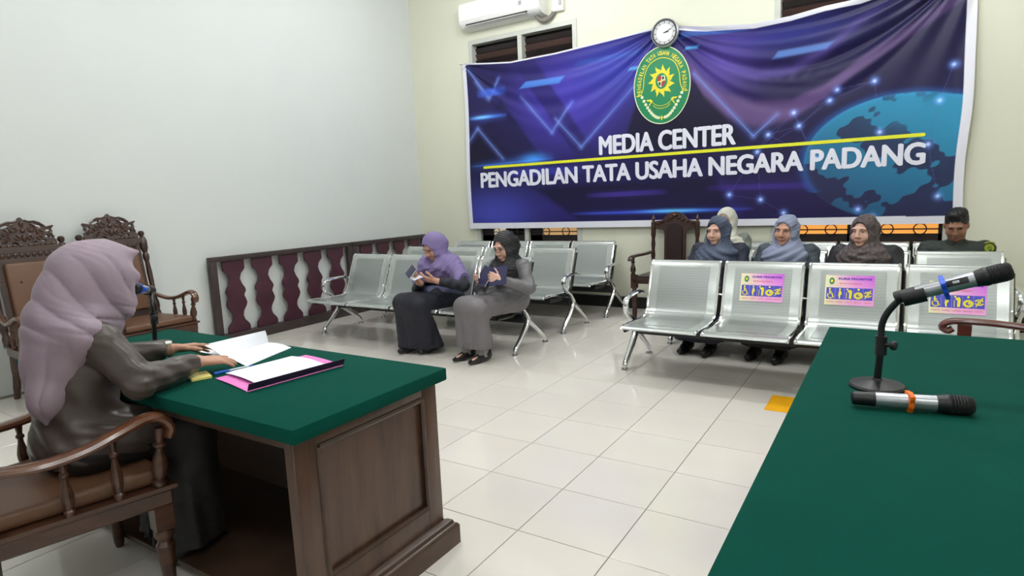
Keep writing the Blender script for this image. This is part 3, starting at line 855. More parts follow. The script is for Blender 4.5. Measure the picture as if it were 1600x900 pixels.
def arm_loop():
    b = MB()
    b.tube(catmull([(0, 0.40, 0.548), (0, 0.33, 0.562), (0, 0.20, 0.562), (0, 0.09, 0.552), (0, 0.045, 0.515), (0, 0.05, 0.46), (0, 0.10, 0.41), (0, 0.18, 0.36), (0, 0.235, 0.30), (0, 0.25, 0.25)], 6),
           [0.019]*36+[0.021]*12+[0.022]*7, 10, flat=(1.25, 0.8))
    return b
def leg_mesh(front):
    b = MB()
    if front: pts = [(0, 0.25, 0.29), (0, 0.225, 0.235), (0, 0.13, 0.14), (0, 0.035, 0.065), (0, 0.01, 0.03)]
    else: pts = [(0, 0.235, 0.275), (0, 0.30, 0.235), (0, 0.42, 0.15), (0, 0.52, 0.075), (0, 0.545, 0.03)]
    c = catmull(pts, 5); b.tube(c, [0.026-0.009*i/(len(c)-1) for i in range(len(c))], 10, flat=(0.9, 1.1))
    return b
def foot_mesh(front):
    y = 0.008 if front else 0.547
    return MB().lathe([(0.012, 0.045), (0.012, 0.018), (0.026, 0.014), (0.028, 0.004), (0.026, 0)], (0, y, 0), 14)
ME_END = {}
for nm, bb in (('arm', arm_loop()), ('front_leg', leg_mesh(True)), ('rear_leg', leg_mesh(False)), ('foot_a', foot_mesh(True)), ('foot_b', foot_mesh(False))):
    ME_END[nm] = bb.mesh(nm.split('_a')[0].split('_b')[0] if 'foot' in nm else nm); ME_END[nm].materials.append(m_chrome)

def bench(loc, label, group='steel four-seat waiting benches'):
    t = thing('waiting_bench', label, 'bench', loc, 0, group)
    W = 4*PITCH
    for k in range(4):
        x = (k+0.5)*PITCH
        s = link('seat', me_seat, None, t, (x, 0, 0))
        link('perforated_panel', me_perf, None, s)
        for d in (-1, 1): link('rim', me_rim, None, s, (d*SW/2, 0, 0))
    for k in range(5):
        x = k*PITCH; br = link('back_bracket', me_arm, None, t, (x+(0.012 if k == 0 else -0.012 if k == 4 else 0), 0, 0))
        if 0 < k < 4: link('spacer', me_pin, None, br)
    b = MB(); b.bevbox((-0.03, 0.20, 0.245), (W+0.03, 0.285, 0.325), 0.004); b.build('beam', m_beam, t)
    for x in (-0.05, W+0.05):
        link('armrest', ME_END['arm'], None, t, (x, 0, 0))
        for a, f in (('front_leg', 'foot_a'), ('rear_leg', 'foot_b')):
            l = link('leg', ME_END[a], None, t, (x, 0, 0)); link('foot', ME_END[f], None, l)
    return t
LX, RX0 = -3.83, -0.42
bench_L1 = bench((LX, 2.35, 0), 'front left steel bench where two women sit reading and writing, near the balustrade', None)
bench_L2 = bench((LX, 3.25, 0), 'middle left steel bench, empty, directly behind the two seated women', None)
bench_L3 = bench((LX+0.07, 4.13, 0), 'rear left steel bench against the back wall, left of the carved wooden armchair', None)
bench_R1 = bench((RX0, 2.33, 0), 'empty front right steel bench with pink priority stickers on three backs', None)
bench_R2 = bench((RX0+0.06, 3.25, 0), 'middle right steel bench with three women sitting behind the sticker bench', None)
bench_R3 = bench((RX0+0.06, 4.10, 0), 'rear right steel bench against the back wall where the man in green uniform sits', None)

# priority stickers on the front right bench
m_stk = attr_mat('sticker_print', rough=0.35)
m_sblue = mat('sticker_blue', (66, 72, 196), 0.4); m_sy = mat('sticker_yellow', (246, 232, 40), 0.4); m_sp = mat('sticker_purple', (104, 44, 176), 0.4)
m_sor = mat('sticker_orange', (226, 120, 120), 0.4); m_sw = mat('sticker_white', (238, 240, 248), 0.4)
SA = Vector((0, 0.335, 0.49)); SB = Vector((0, 0.437, 0.755)); SU = (SB-SA).normalized(); SN = Vector((0, -SU.z, SU.y))
def stick_pt(x, v, off): 
    p = SA+SU*v+SN*off; return Vector((x, p.y, p.z))
def sticker(seat_k, x0, v0):
    w, h = 0.292, 0.208; cx = (seat_k+0.5)*PITCH+x0
    P = lambda u, v, off: stick_pt(cx+(u-0.5)*w, v0+v*h, off)
    n = 16; vs = [P(i/n, j/n, 0.0135) for j in range(n+1) for i in range(n+1)]
    b = MB(); b.add(vs, [(j*(n+1)+i, j*(n+1)+i+1, (j+1)*(n+1)+i+1, (j+1)*(n+1)+i) for j in range(n) for i in range(n)])
    me = b.mesh('priority_sticker', 0, merge=False)
    at = me.color_attributes.new('print', 'FLOAT_COLOR', 'POINT')
    c0 = np.array(lin((244, 240, 190))); c1 = np.array(lin((246, 170, 226))); c2 = np.array(lin((214, 96, 232)))
    cols = []
    for j in range(n+1):
        for i in range(n+1):
            u, v = i/n, j/n; t = min(1, u*1.7); c = c0*(1-t)+c1*t; s = max(0, u+v-1.15)*1.3; c = c*(1-min(s, 1))+c2*min(s, 1)
            cols.append(list(c)+[1])
    at.data.foreach_set('color', np.array(cols, np.float32).ravel())
    st = link('priority_sticker', me, m_stk, bench_R1)
    def dec(name, pcs, m, off):
        b = MB()
        for pv, pf in pcs: b.add([P(p[0], p[1], off) for p in pv], pf)
        return b.build(name, m, st, smooth=0)
    dec('icon_strip', [([(0.03+k*0.189, .19), (0.03+k*0.189+.184, .19), (0.03+k*0.189+.184, .58), (0.03+k*0.189, .58)], [(0, 1, 2, 3)]) for k in range(5)], m_sblue, 0.0145)
    v, f = text_mesh('KURSI PRIORITAS', 0.05, space=1.05); dec('lettering', [([(0.27+p[0]*0.68, .845+p[1]*0.075) for p in v], f)], m_sp, 0.0145)
    pcs = []
    for k, wd in enumerate(('DISABILITAS', 'HAMIL', 'LANSIA', 'MENYUSUI', 'TUNANETRA')):
        v, f = text_mesh(wd, 0.02); pcs.append(([(0.045+k*0.189+p[0]*0.15, .085+p[1]*0.04) for p in v], f))
    dec('caption', pcs, m_sor, 0.0145)
    v, f = text_mesh('MOHON DIUTAMAKAN', 0.02); dec('caption', [([(0.30+p[0]*0.45, .70+p[1]*0.05) for p in v], f)], m_sor, 0.0145)
    ring = lambda cx, cy, r, ry, m=16: [(cx+r*math.cos(a), cy+ry*math.sin(a)) for a in np.linspace(0, 2*PI, m, endpoint=False)]
    AS = w/h
    pv = ring(0.135, 0.80, 0.055, 0.115, 20); dec('seal', [(pv, [tuple(range(20))])], m_eg, 0.0145)
    pv = ring(0.135, 0.80, 0.026, 0.052, 12); dec('seal_centre', [(pv, [tuple(range(12))])], m_ey, 0.0152)
    def stroke(pts, wd):
        out = []
        for (ax, ay), (bx_, by_) in zip(pts[:-1], pts[1:]):
            dx, dy = (bx_-ax)*AS, by_-ay; L = math.hypot(dx, dy) or 1; nx, ny = -dy/L*wd/AS, dx/L*wd
            out.append(([(ax+nx, ay+ny), (ax-nx, ay-ny), (bx_-nx, by_-ny), (bx_+nx, by_+ny)], [(0, 1, 2, 3)]))
        return out
    ic = []
    def disc(cx, cy, r, m=12): pv = ring(cx, cy, r/AS, r, m); return (pv, [tuple(range(m))])
    def arcs(cx, cy, r, a0, a1, wd, ry=None, m=10): 
        return stroke([(cx+r/AS*math.cos(a), cy+(ry or r)*math.sin(a)) for a in np.linspace(a0, a1, m)], wd)
    x = 0.03+0.092; wy = [disc(x-.02, .53, .03)]+stroke([(x-.02, .50), (x-.018, .38), (x+.03, .38), (x+.055, .26), (x+.075, .27)], .018)+arcs(x, .31, .085, PI*0.75, PI*1.95, .016)+stroke([(x-.018, .44), (x+.025, .44)], .014)
    dec('icon', wy, m_sy, 0.0155)
    x += 0.189; dec('icon', [disc(x, .53, .03), ([(x-.012, .49), (x+.012, .49), (x+.045, .38), (x+.012, .32), (x+.01, .21), (x-.012, .21), (x-.03, .34)], [tuple(range(7))])], m_sy, 0.0155)
    x += 0.189; dec('icon', [disc(x-.035, .53, .03), ([(x-.03, .49), (x+.04, .52), (x+.062, .45), (x+.05, .22), (x-.0, .22), (x+.005, .42), (x-.03, .44)], [tuple(range(7))])]+stroke([(x-.05, .42), (x-.05, .22)], .010), m_sy, 0.0155)
    x += 0.189; dec('icon', [disc(x, .53, .033)]+arcs(x, .33, .095, 0, 2*PI, .035, .085, 18)+[disc(x+.015, .34, .03)], m_sy, 0.0155)
    x += 0.189; dec('icon', arcs(x, .36, .11, 0.5, PI-0.5, .018, .10)+arcs(x, .40, .11, PI+0.5, 2*PI-0.5, .018, .10)+[disc(x, .38, .045)]+stroke([(x-.06, .24), (x+.06, .52)], .014), m_sy, 0.0155)
    return st
sticker(1, 0.0, 0.035)
sticker(2, -0.018, 0.04)
sticker(3, 0.0, 0.02)
# ------------------------------------------------------------------ wood and furniture
def wood(name, a, c, rough=0.35, stretch=(2, 2, 14), scale=3.0, coat=0.25):
    m = mat(name, a, rough, var=0.3, vscale=scale, stretch=stretch, rgb2=c, coat=coat, bump=0.06, bscale=30)
    return m
m_carve = wood('carved_wood', (54, 32, 24), (86, 54, 38), 0.30)
m_carved = wood('carved_wood_dark', (44, 26, 21), (72, 43, 33), 0.35)
m_arm = wood('arm_wood', (82, 46, 30), (108, 66, 42), 0.22, coat=0.6)
m_leather = mat('brown_leather', (104, 72, 52), 0.42, var=0.12, vscale=7, bump=0.12, bscale=120)
m_table = wood('table_wood', (60, 40, 31), (98, 70, 54), 0.38, stretch=(5, 5, 0.8), scale=3.2)
m_tabled = wood('table_wood_dark', (62, 44, 34), (84, 62, 50), 0.4, stretch=(1, 1, 6))
m_baize = mat('green_baize', (3, 72, 60), 0.9, var=0.07, vscale=5, bump=0.25, bscale=900, spec=0.1)

def turned(h, r):
    """turned post outline: list of (radius, height)"""
    k = [(0.75, 0), (0.95, 0.04), (0.95, 0.09), (0.6, 0.12), (0.75, 0.16), (1.0, 0.26), (1.05, 0.36), (0.8, 0.50), (0.55, 0.60), (0.5, 0.66), (0.8, 0.69), (0.8, 0.73), (0.5, 0.76), (0.62, 0.84), (0.72, 0.92), (0.6, 1.0)]
    return [(r*a, h*b) for a, b in k]

def carved_armchair(label, loc, rotz, group=None):
    """faces local +y, origin on the floor under the middle of the seat"""
    t = thing('carved_armchair', label, 'armchair', loc, rotz, group)
    hw, hb, yf, yb = 0.30, 0.25, 0.27, -0.25
    # seat frame
    def trap(z0, z1, gx, gy):
        b = MB(); ring = [(-hw-gx, yf+gy), (hw+gx, yf+gy), (hb+gx, yb-gy), (-hb-gx, yb-gy)]
        return b.prism(ring, lambda x, y: (x, y, z0), lambda x, y: (x, y, z1))
    b = trap(0.345, 0.405, 0.0, 0.0); b.f += []; fr = b.build('seat_frame', m_carve, t)
    bv = fr.modifiers.new('b', 'BEVEL'); bv.width = 0.008; bv.segments = 2
    lip = trap(0.405, 0.42, 0.012, 0.012).build('seat_lip', m_carve, t)
    bm = bmesh.new()
    ring = [(-hw+0.03, yf-0.01), (hw-0.03, yf-0.01), (hb-0.02, yb+0.05), (-hb+0.02, yb+0.05)]
    v0 = [bm.verts.new((x, y, 0.42)) for x, y in ring]; v1 = [bm.verts.new((x, y, 0.475)) for x, y in ring]
    bm.faces.new(list(reversed(v0))); bm.faces.new(v1)
    for i in range(4): bm.faces.new((v0[i], v0[(i+1) % 4], v1[(i+1) % 4], v1[i]))
    bmesh.ops.bevel(bm, geom=bm.edges[:], offset=0.022, segments=4, affect='EDGES', profile=0.6)
    MB().bm(bm).build('seat_cushion', m_leather, t, smooth=60)
    # legs
    for s in (-1, 1):
        x, y = s*(hw-0.035), yf-0.035
        b = MB(); b.bbox((x-0.03, y-0.03, 0.26), (x+0.03, y+0.03, 0.35))
        b.lathe([(0.014, 0), (0.019, 0.02), (0.022, 0.10), (0.028, 0.17), (0.031, 0.20), (0.022, 0.215), (0.031, 0.235), (0.031, 0.25), (0.024, 0.262)], (x, y, 0), 14)
        b.build('leg', m_carve, t)
        b = MB(); b.tube(catmull([(s*(hb-0.03), yb+0.03, 0.35), (s*(hb-0.03), yb+0.02, 0.2), (s*(hb-0.03), yb-0.02, 0.06), (s*(hb-0.03), yb-0.04, 0.0)], 4), [0.03]*4+[0.026]*4+[0.022]*4+[0.02], 8); b.build('leg', m_carve, t)
    # back, leaning
    lean = -0.17
    BR = Matrix.Rotation(-lean, 3, 'X'); B0 = Vector((0, yb+0.02, 0.41))
    def bp(x, z, y=0): return B0+BR @ Vector((x, y, z))
    M4 = Matrix.Translation(B0) @ BR.to_4x4()
    def place(me): return xf(me, M4 @ Matrix(((1, 0, 0, 0), (0, 0, -1, 0), (0, 1, 0, 0), (0, 0, 0, 1))))
    for s in (-1, 1):
        b = MB()
        pr = [(0.022, 0.0), (0.026, 0.06), (0.018, 0.09), (0.026, 0.12), (0.026, 0.16), (0.017, 0.19), (0.019, 0.30), (0.022, 0.42), (0.017, 0.52), (0.026, 0.55), (0.026, 0.58), (0.018, 0.60), (0.030, 0.64), (0.033, 0.70), (0.024, 0.735), (0.014, 0.745), (0.022, 0.755), (0.026, 0.775), (0.018, 0.79), (0.004, 0.795)]
        axis = BR @ Vector((0, 0, 1)); b.lathe(pr, bp(s*0.245, 0), 14, axis); b.build('back_post', m_carved, t)
    b = MB(); b.bbox((-0.205, -0.016, 0.04), (0.205, 0.016, 0.72)); b.v = [tuple(B0+BR @ Vector(v)) for v in b.v]; bk = b.build('back_panel', m_carved, t)
    bm = bmesh.new(); bmesh.ops.create_cube(bm, size=1)
    for v in bm.verts: v.co = Vector((v.co.x*0.335, v.co.y*0.05+0.025, v.co.z*0.50+0.36))
    bmesh.ops.bevel(bm, geom=bm.edges[:], offset=0.02, segments=4, affect='EDGES', profile=0.6)
    b = MB(); b.bm(bm); b.v = [tuple(B0+BR @ Vector(v)) for v in b.v]; pad = b.build('back_cushion', m_leather, t, smooth=60)
    for (px, pz) in ((0, 0.36), (-0.09, 0.46), (0.09, 0.46), (-0.09, 0.26), (0.09, 0.26)):
        b = MB(); b.ell(bp(px, pz, 0.049), (0.010, 0.006, 0.010), 10, 6); b.build('button', m_carved, pad)
    for z in (0.04, 0.71):
        b = MB(); b.bbox((-0.235, -0.022, z-0.025), (0.235, 0.022, z+0.02)); b.v = [tuple(B0+BR @ Vector(v)) for v in b.v]; b.build('back_rail', m_carved, t)
    # carved crest: silhouette with pierced holes and raised scrolls
    half = [(0.0, 0.955), (0.012, 0.950), (0.022, 0.93), (0.05, 0.918), (0.085, 0.92), (0.12, 0.905), (0.145, 0.882), (0.155, 0.868), (0.205, 0.878), (0.192, 0.852), (0.198, 0.832), (0.178, 0.815), (0.205, 0.80), (0.198, 0.782), (0.212, 0.768), (0.212, 0.735), (0.0, 0.725)]
    ring = half+[(-x, z) for x, z in reversed(half[1:-1])]
    holes = []
    for s in (-1, 1):
        for cx, cz, rx, rz, rot in ((0.105, 0.885, 0.030, 0.010, -0.35), (0.165, 0.845, 0.018, 0.008, 0.3), (0.150, 0.80, 0.014, 0.010, 0.0), (0.182, 0.79, 0.008, 0.008, 0), (0.06, 0.755, 0.02, 0.008, 0.2), (0.125, 0.765, 0.016, 0.008, -0.2)):
            hr = []
            for k in range(10):
                a = 2*PI*k/10; u, v = rx*math.cos(a), rz*math.sin(a)
                hr.append((s*(cx+u*math.cos(rot)-v*math.sin(rot)), cz+u*math.sin(rot)+v*math.cos(rot)))
            holes.append(hr)
    me = place(shape2d('crest', [ring]+holes, 0.03, 0.004)); me.materials.append(m_carved); cr = link('crest', me, None, t)
    sc = MB()
    def scroll(cx, cz, r, a0, turns, s):
        pts = []; n = 22
        for k in range(n+1):
            f = k/n; a = a0+s*2*PI*turns*f; rr = r*(1-0.75*f); pts.append(bp(cx+rr*math.cos(a), cz+rr*math.sin(a), 0.020))
        sc.tube(pts, [0.0085*(1-0.4*k/n) for k in range(n+1)], 6)
    for s in (-1, 1):
        scroll(s*0.055, 0.865, 0.034, PI/2 if s > 0 else PI/2, 1.1, -s); scroll(s*0.115, 0.835, 0.028, PI/2, 1.1, s)
        scroll(s*0.10, 0.79, 0.022, 0 if s > 0 else PI, 1.0, s); scroll(s*0.17, 0.81, 0.016, PI/2, 1.0, -s); scroll(s*0.045, 0.795, 0.022, PI/2, 1.0, s)
        sc.tube([bp(s*x, z, 0.014) for x, z in half[2:9]], 0.008, 6)
        for k in range(5): sc.ell(bp(s*(0.03+k*0.038), 0.738, 0.018), (0.014, 0.008, 0.011), 8, 5)
    sc.ell(bp(0, 0.90, 0.018), (0.014, 0.012, 0.028), 10, 6); sc.ell(bp(0, 0.85, 0.02), (0.018, 0.012, 0.018), 10, 6); sc.ell(bp(0, 0.79, 0.018), (0.016, 0.012, 0.03), 10, 6)
    sc.build('carved_scrolls', m_carve, cr)
    sw = MB()
    for k in range(9): sw.ell(bp(-0.16+k*0.04, 0.665, 0.018), (0.017, 0.008, 0.020), 8, 5)
    sw.build('carved_frieze', m_carved, t)
    # arms
    for s in (-1, 1):
        pts = catmull([bp(s*0.25, 0.225, 0.01), (s*0.27, -0.10, 0.605), (s*0.288, 0.03, 0.615), (s*0.295, 0.14, 0.648), (s*0.295, 0.215, 0.668), (s*0.295, 0.262, 0.655), (s*0.295, 0.285, 0.618), (s*0.295, 0.275, 0.585)], 6)
        n = len(pts); b = MB(); b.tube(pts, [0.021+0.004*math.sin(PI*i/(n-1)) for i in range(n)], 10, flat=(1.25, 0.75)); ar = b.build('arm', m_arm, t)
        b = MB(); b.lathe(turned(0.205, 0.026), (s*0.285, 0.235, 0.42), 14, (s*0.03, 0.10, 1)); b.build('arm_post', m_carve, t)
        for y in (-0.02, 0.115):
            zt = 0.61 if y < 0.1 else 0.638
            b = MB(); xx = s*(0.265+0.05*(y+0.25))
            b.lathe([(r, h) for r, h in turned(zt-0.42, 0.017)], (xx, y, 0.42), 10); b.build('spindle', m_carve, t)
    return t

carved_armchair('carved wooden armchair with brown leather in front of the left wall, further from the balustrade', (-4.02, 0.010, 0), -PI/2)
carved_armchair('carved wooden armchair with brown leather by the left wall, nearer to the balustrade', (-4.02, 0.625, 0), -PI/2)
carved_armchair('carved armchair with curved arms in which the woman in lilac headscarf sits at the table', (-1.150, -1.14, 0), math.radians(-8))

# dark wooden armchair by the back wall
def court_chair():
    t = thing('wooden_armchair', 'dark wooden armchair with arched carved back against the back wall between the bench rows', 'armchair', (-0.80, 4.40, 0), math.radians(178))
    md, mp_ = m_carved, mat('dark_leather_panel', (40, 24, 26), 0.35, var=0.2, vscale=9)
    b = MB(); b.bevbox((-0.30, -0.23, 0.39), (0.30, 0.26, 0.45), 0.008); b.build('seat_frame', md, t)
    b = MB(); b.bevbox((-0.275, -0.20, 0.44), (0.275, 0.25, 0.47), 0.012); b.build('seat_pad', mp_, t)
    for s in (-1, 1):
        b = MB(); b.bbox((s*0.285-0.03, 0.20, 0.34), (s*0.285+0.03, 0.26, 0.48)); b.lathe([(0.024, 0), (0.026, 0.10), (0.02, 0.12), (0.03, 0.16), (0.03, 0.30), (0.022, 0.32), (0.03, 0.345)], (s*0.285, 0.23, 0), 10)
        b.build('leg', md, t)
        b = MB(); b.bbox((s*0.255-0.025, -0.23, 0), (s*0.255+0.025, -0.17, 0.45)); b.build('leg', md, t)
        b = MB(); b.lathe([(0.026, 0), (0.026, 0.10), (0.018, 0.13), (0.024, 0.20), (0.018, 0.26), (0.024, 0.32), (0.018, 0.38), (0.026, 0.42), (0.026, 0.56), (0.014, 0.575), (0.022, 0.60), (0.004, 0.64)], (s*0.245, -0.205, 0.45), 12, (0, -0.04, 1)); b.build('back_post', md, t)
        b = MB(); b.tube(catmull([(s*0.255, -0.20, 0.685), (s*0.28, -0.05, 0.675), (s*0.30, 0.12, 0.675), (s*0.31, 0.25, 0.665), (s*0.31, 0.275, 0.63)], 5), 0.024, 8, flat=(1.3, 0.7)); b.build('arm', md, t)
        b = MB(); b.lathe(turned(0.20, 0.028), (s*0.30, 0.225, 0.47), 12); b.build('arm_post', md, t)
    half = [(0, 0.665), (0.05, 0.66), (0.09, 0.635), (0.13, 0.60), (0.155, 0.575), (0.235, 0.565), (0.235, 0.49), (0.13, 0.47), (0.12, 0.43), (0.12, 0.06), (0, 0.05)]
    ring = half+[(-x, z) for x, z in reversed(half[1:-1])]
    me = shape2d('back_splat', [ring], 0.03, 0.005)
    xf(me, Matrix.Translation((0, -0.215, 0.455)) @ Matrix.Rotation(0.04, 4, 'X') @ Matrix(((1, 0, 0, 0), (0, 0, -1, 0), (0, 1, 0, 0), (0, 0, 0, 1)))); me.materials.append(md); sp = link('back_splat', me, None, t)
    arch = [(-0.085, 0.10), (0.085, 0.10), (0.085, 0.48)]+[(0.085*math.cos(a), 0.48+0.075*math.sin(a)) for a in np.linspace(0.2, PI-0.2, 9)]+[(-0.085, 0.48)]
    me = shape2d('leather_panel', [arch], 0.022, 0.004)
    xf(me, Matrix.Translation((0, -0.197, 0.455)) @ Matrix.Rotation(0.04, 4, 'X') @ Matrix(((1, 0, 0, 0), (0, 0, -1, 0), (0, 1, 0, 0), (0, 0, 0, 1)))); me.materials.append(mp_); link('leather_panel', me, None, sp)
    b = MB()
    for s in (-1, 1):
        for k in range(4): b.ell((s*(0.04+k*0.05), -0.215, 0.455+0.60-0.018*k), (0.02, 0.022, 0.015), 8, 5)
    b.ell((0, -0.212, 1.085), (0.03, 0.022, 0.02), 10, 6); b.build('carving', m_carve, sp)
    b = MB(); b.bbox((-0.24, -0.225, 0.47), (0.24, -0.185, 0.53)); b.build('back_rail', md, t)
court_chair()

# the table on the left
def left_table():
    t = thing('green_top_table', 'heavy wooden table with green baize top and panelled end, in front of the seated woman', 'table', (-1.255, -0.55, 0))
    X = 1.255-0.158
    b = MB(); b.bevbox((-0.79, -0.352, 0.672), (1.098, 0.348, 0.72), 0.006); b.build('tabletop', m_baize, t)
    for s in (-1, 1):
        x1 = 1.055 if s > 0 else -0.75; x0 = 1.015 if s > 0 else -0.71
        lo, hi = min(x0, x1), max(x0, x1)
        e = MB(); e.bbox((lo+(0.012 if s < 0 else 0), -0.325, 0.0), (hi-(0.012 if s > 0 else 0), 0.325, 0.672)); ep = e.build('end_panel', m_table, t)
        xo = x1
        for nm, a, c in (('stile', (-0.325, 0.0), (-0.235, 0.672)), ('stile', (0.245, 0.0), (0.325, 0.672)), ('rail', (-0.235, 0.62), (0.245, 0.672)), ('rail', (-0.235, 0.06), (0.245, 0.195))):
            b = MB(); b.bevbox((min(xo-s*0.014, xo+s*0.002), a[0], a[1]), (max(xo-s*0.014, xo+s*0.002), c[0], c[1]), 0.002); b.build(nm, m_table, ep)
        b = MB()
        y0, y1, z0, z1 = -0.235, 0.245, 0.195, 0.62; r = 0.009; xm = xo+s*0.001
        b.tube([(xm, y0, z0), (xm, y1, z0)], r, 6); b.tube([(xm, y0, z1), (xm, y1, z1)], r, 6); b.tube([(xm, y0, z0), (xm, y0, z1)], r, 6); b.tube([(xm, y1, z0), (xm, y1, z1)], r, 6)
        b.build('moulding', m_tabled, ep)
        b = MB(); pl = [(0.0, 0.0), (0.045, 0.0), (0.045, 0.075), (0.038, 0.085), (0.030, 0.088), (0.026, 0.10), (0.012, 0.108), (0.0, 0.108)]
        b.prism(pl, lambda u, z: (xo+s*u, -0.325-u*0.4, z), lambda u, z: (xo+s*u, 0.325+u, z)); b.build('plinth', m_tabled, t)
    b = MB(); b.bbox((-0.71, 0.28, 0.0), (1.015, 0.315, 0.672)); b.build('modesty_panel', m_tabled, t)
    b = MB(); b.prism([(0.0, 0.0), (0.045, 0.0), (0.045, 0.075), (0.030, 0.088), (0.012, 0.108), (0.0, 0.108)], lambda u, z: (-0.755, 0.315+u, z), lambda u, z: (1.06, 0.315+u, z)); b.build('plinth', m_tabled, t)
    b = MB(); b.bbox((-0.70, -0.31, 0.63), (1.0, -0.285, 0.672)); b.build('apron', m_tabled, t)
    b = MB(); b.bbox((-0.71, -0.30, 0.03), (1.015, 0.28, 0.05)); b.build('footboard', m_tabled, t)
left_table()

def right_table():
    t = thing('green_top_table', 'second green baize table in the right foreground with two microphones on it', 'table', (1.82, 0.0, 0))
    b = MB(); b.bevbox((-0.798, -1.025, 0.672), (0.80, 1.035, 0.72), 0.006); b.build('tabletop', m_baize, t)
    for s in (-1, 1):
        b = MB(); b.bbox((-0.74, s*0.97-0.02, 0), (0.74, s*0.97+0.02, 0.672)); b.build('end_panel', m_table, t)
    b = MB(); b.bbox((-0.72, -0.95, 0), (-0.69, 0.95, 0.672)); b.build('modesty_panel', m_tabled, t)
right_table()

# red-brown armchair behind the right table
def scroll_chair():
    t = thing('scroll_armchair', 'red-brown wooden armchair with a scrolled arm, behind the right green table', 'armchair', (1.83, 1.36, 0), PI/2)
    mr = wood('red_wood', (84, 40, 34), (104, 54, 44), 0.32)
    # local: faces +y (world -x)
    b = MB(); b.bevbox((-0.24, -0.24, 0.38), (0.24, 0.26, 0.42), 0.006); b.build('seat_frame', mr, t)
    b = MB(); b.bevbox((-0.22, -0.22, 0.42), (0.22, 0.25, 0.455), 0.014); b.build('seat_cushion', m_leather, t)
    for s in (-1, 1):
        b = MB(); b.tube(catmull([(s*0.24, -0.34, 0.662), (s*0.24, -0.10, 0.648), (s*0.24, 0.15, 0.668), (s*0.24, 0.29, 0.672), (s*0.24, 0.345, 0.664), (s*0.24, 0.368, 0.64), (s*0.24, 0.345, 0.622), (s*0.24, 0.325, 0.635)], 6), 0.019, 10, flat=(1.2, 0.85)); b.build('arm', mr, t)
        b = MB(); b.prism([(-0.022, 0.0), (0.022, 0.0), (0.028, 0.26), (-0.028, 0.26)], lambda u, v: (s*0.24-0.018, 0.28+u, 0.395+v), lambda u, v: (s*0.24+0.018, 0.28+u, 0.395+v)); b.build('arm_post', mr, t)
        for y in (-0.22, 0.24):
            b = MB(); b.tube([(s*0.21, y, 0.40), (s*0.21, y, 0.0)], [0.026, 0.018], 8); b.build('leg', mr, t)
        b = MB(); b.tube([(s*0.22, -0.24, 0.40), (s*0.22, -0.36, 0.92)], 0.022, 8); b.build('back_post', mr, t)
    for k in range(4):
        b = MB(); b.box((-0.12+k*0.08, -0.30, 0.66), (0.04, 0.016, 0.5), Matrix.Rotation(0.226, 3, 'X')); b.build('back_slat', mr, t)
    b = MB(); b.box((0, -0.355, 0.91), (0.50, 0.03, 0.08), Matrix.Rotation(0.226, 3, 'X')); b.build('crest_rail', mr, t)
scroll_chair()

# yellow floor marker
b = MB(); b.bbox((0.615, 1.87, 0.0004), (0.93, 2.175, 0.0018)); tag(b.build('floor_marker', mat('marker_yellow', (246, 178, 20), 0.45)), 'orange-yellow square sticker on the tiled floor beside the right table', 'floor marker')
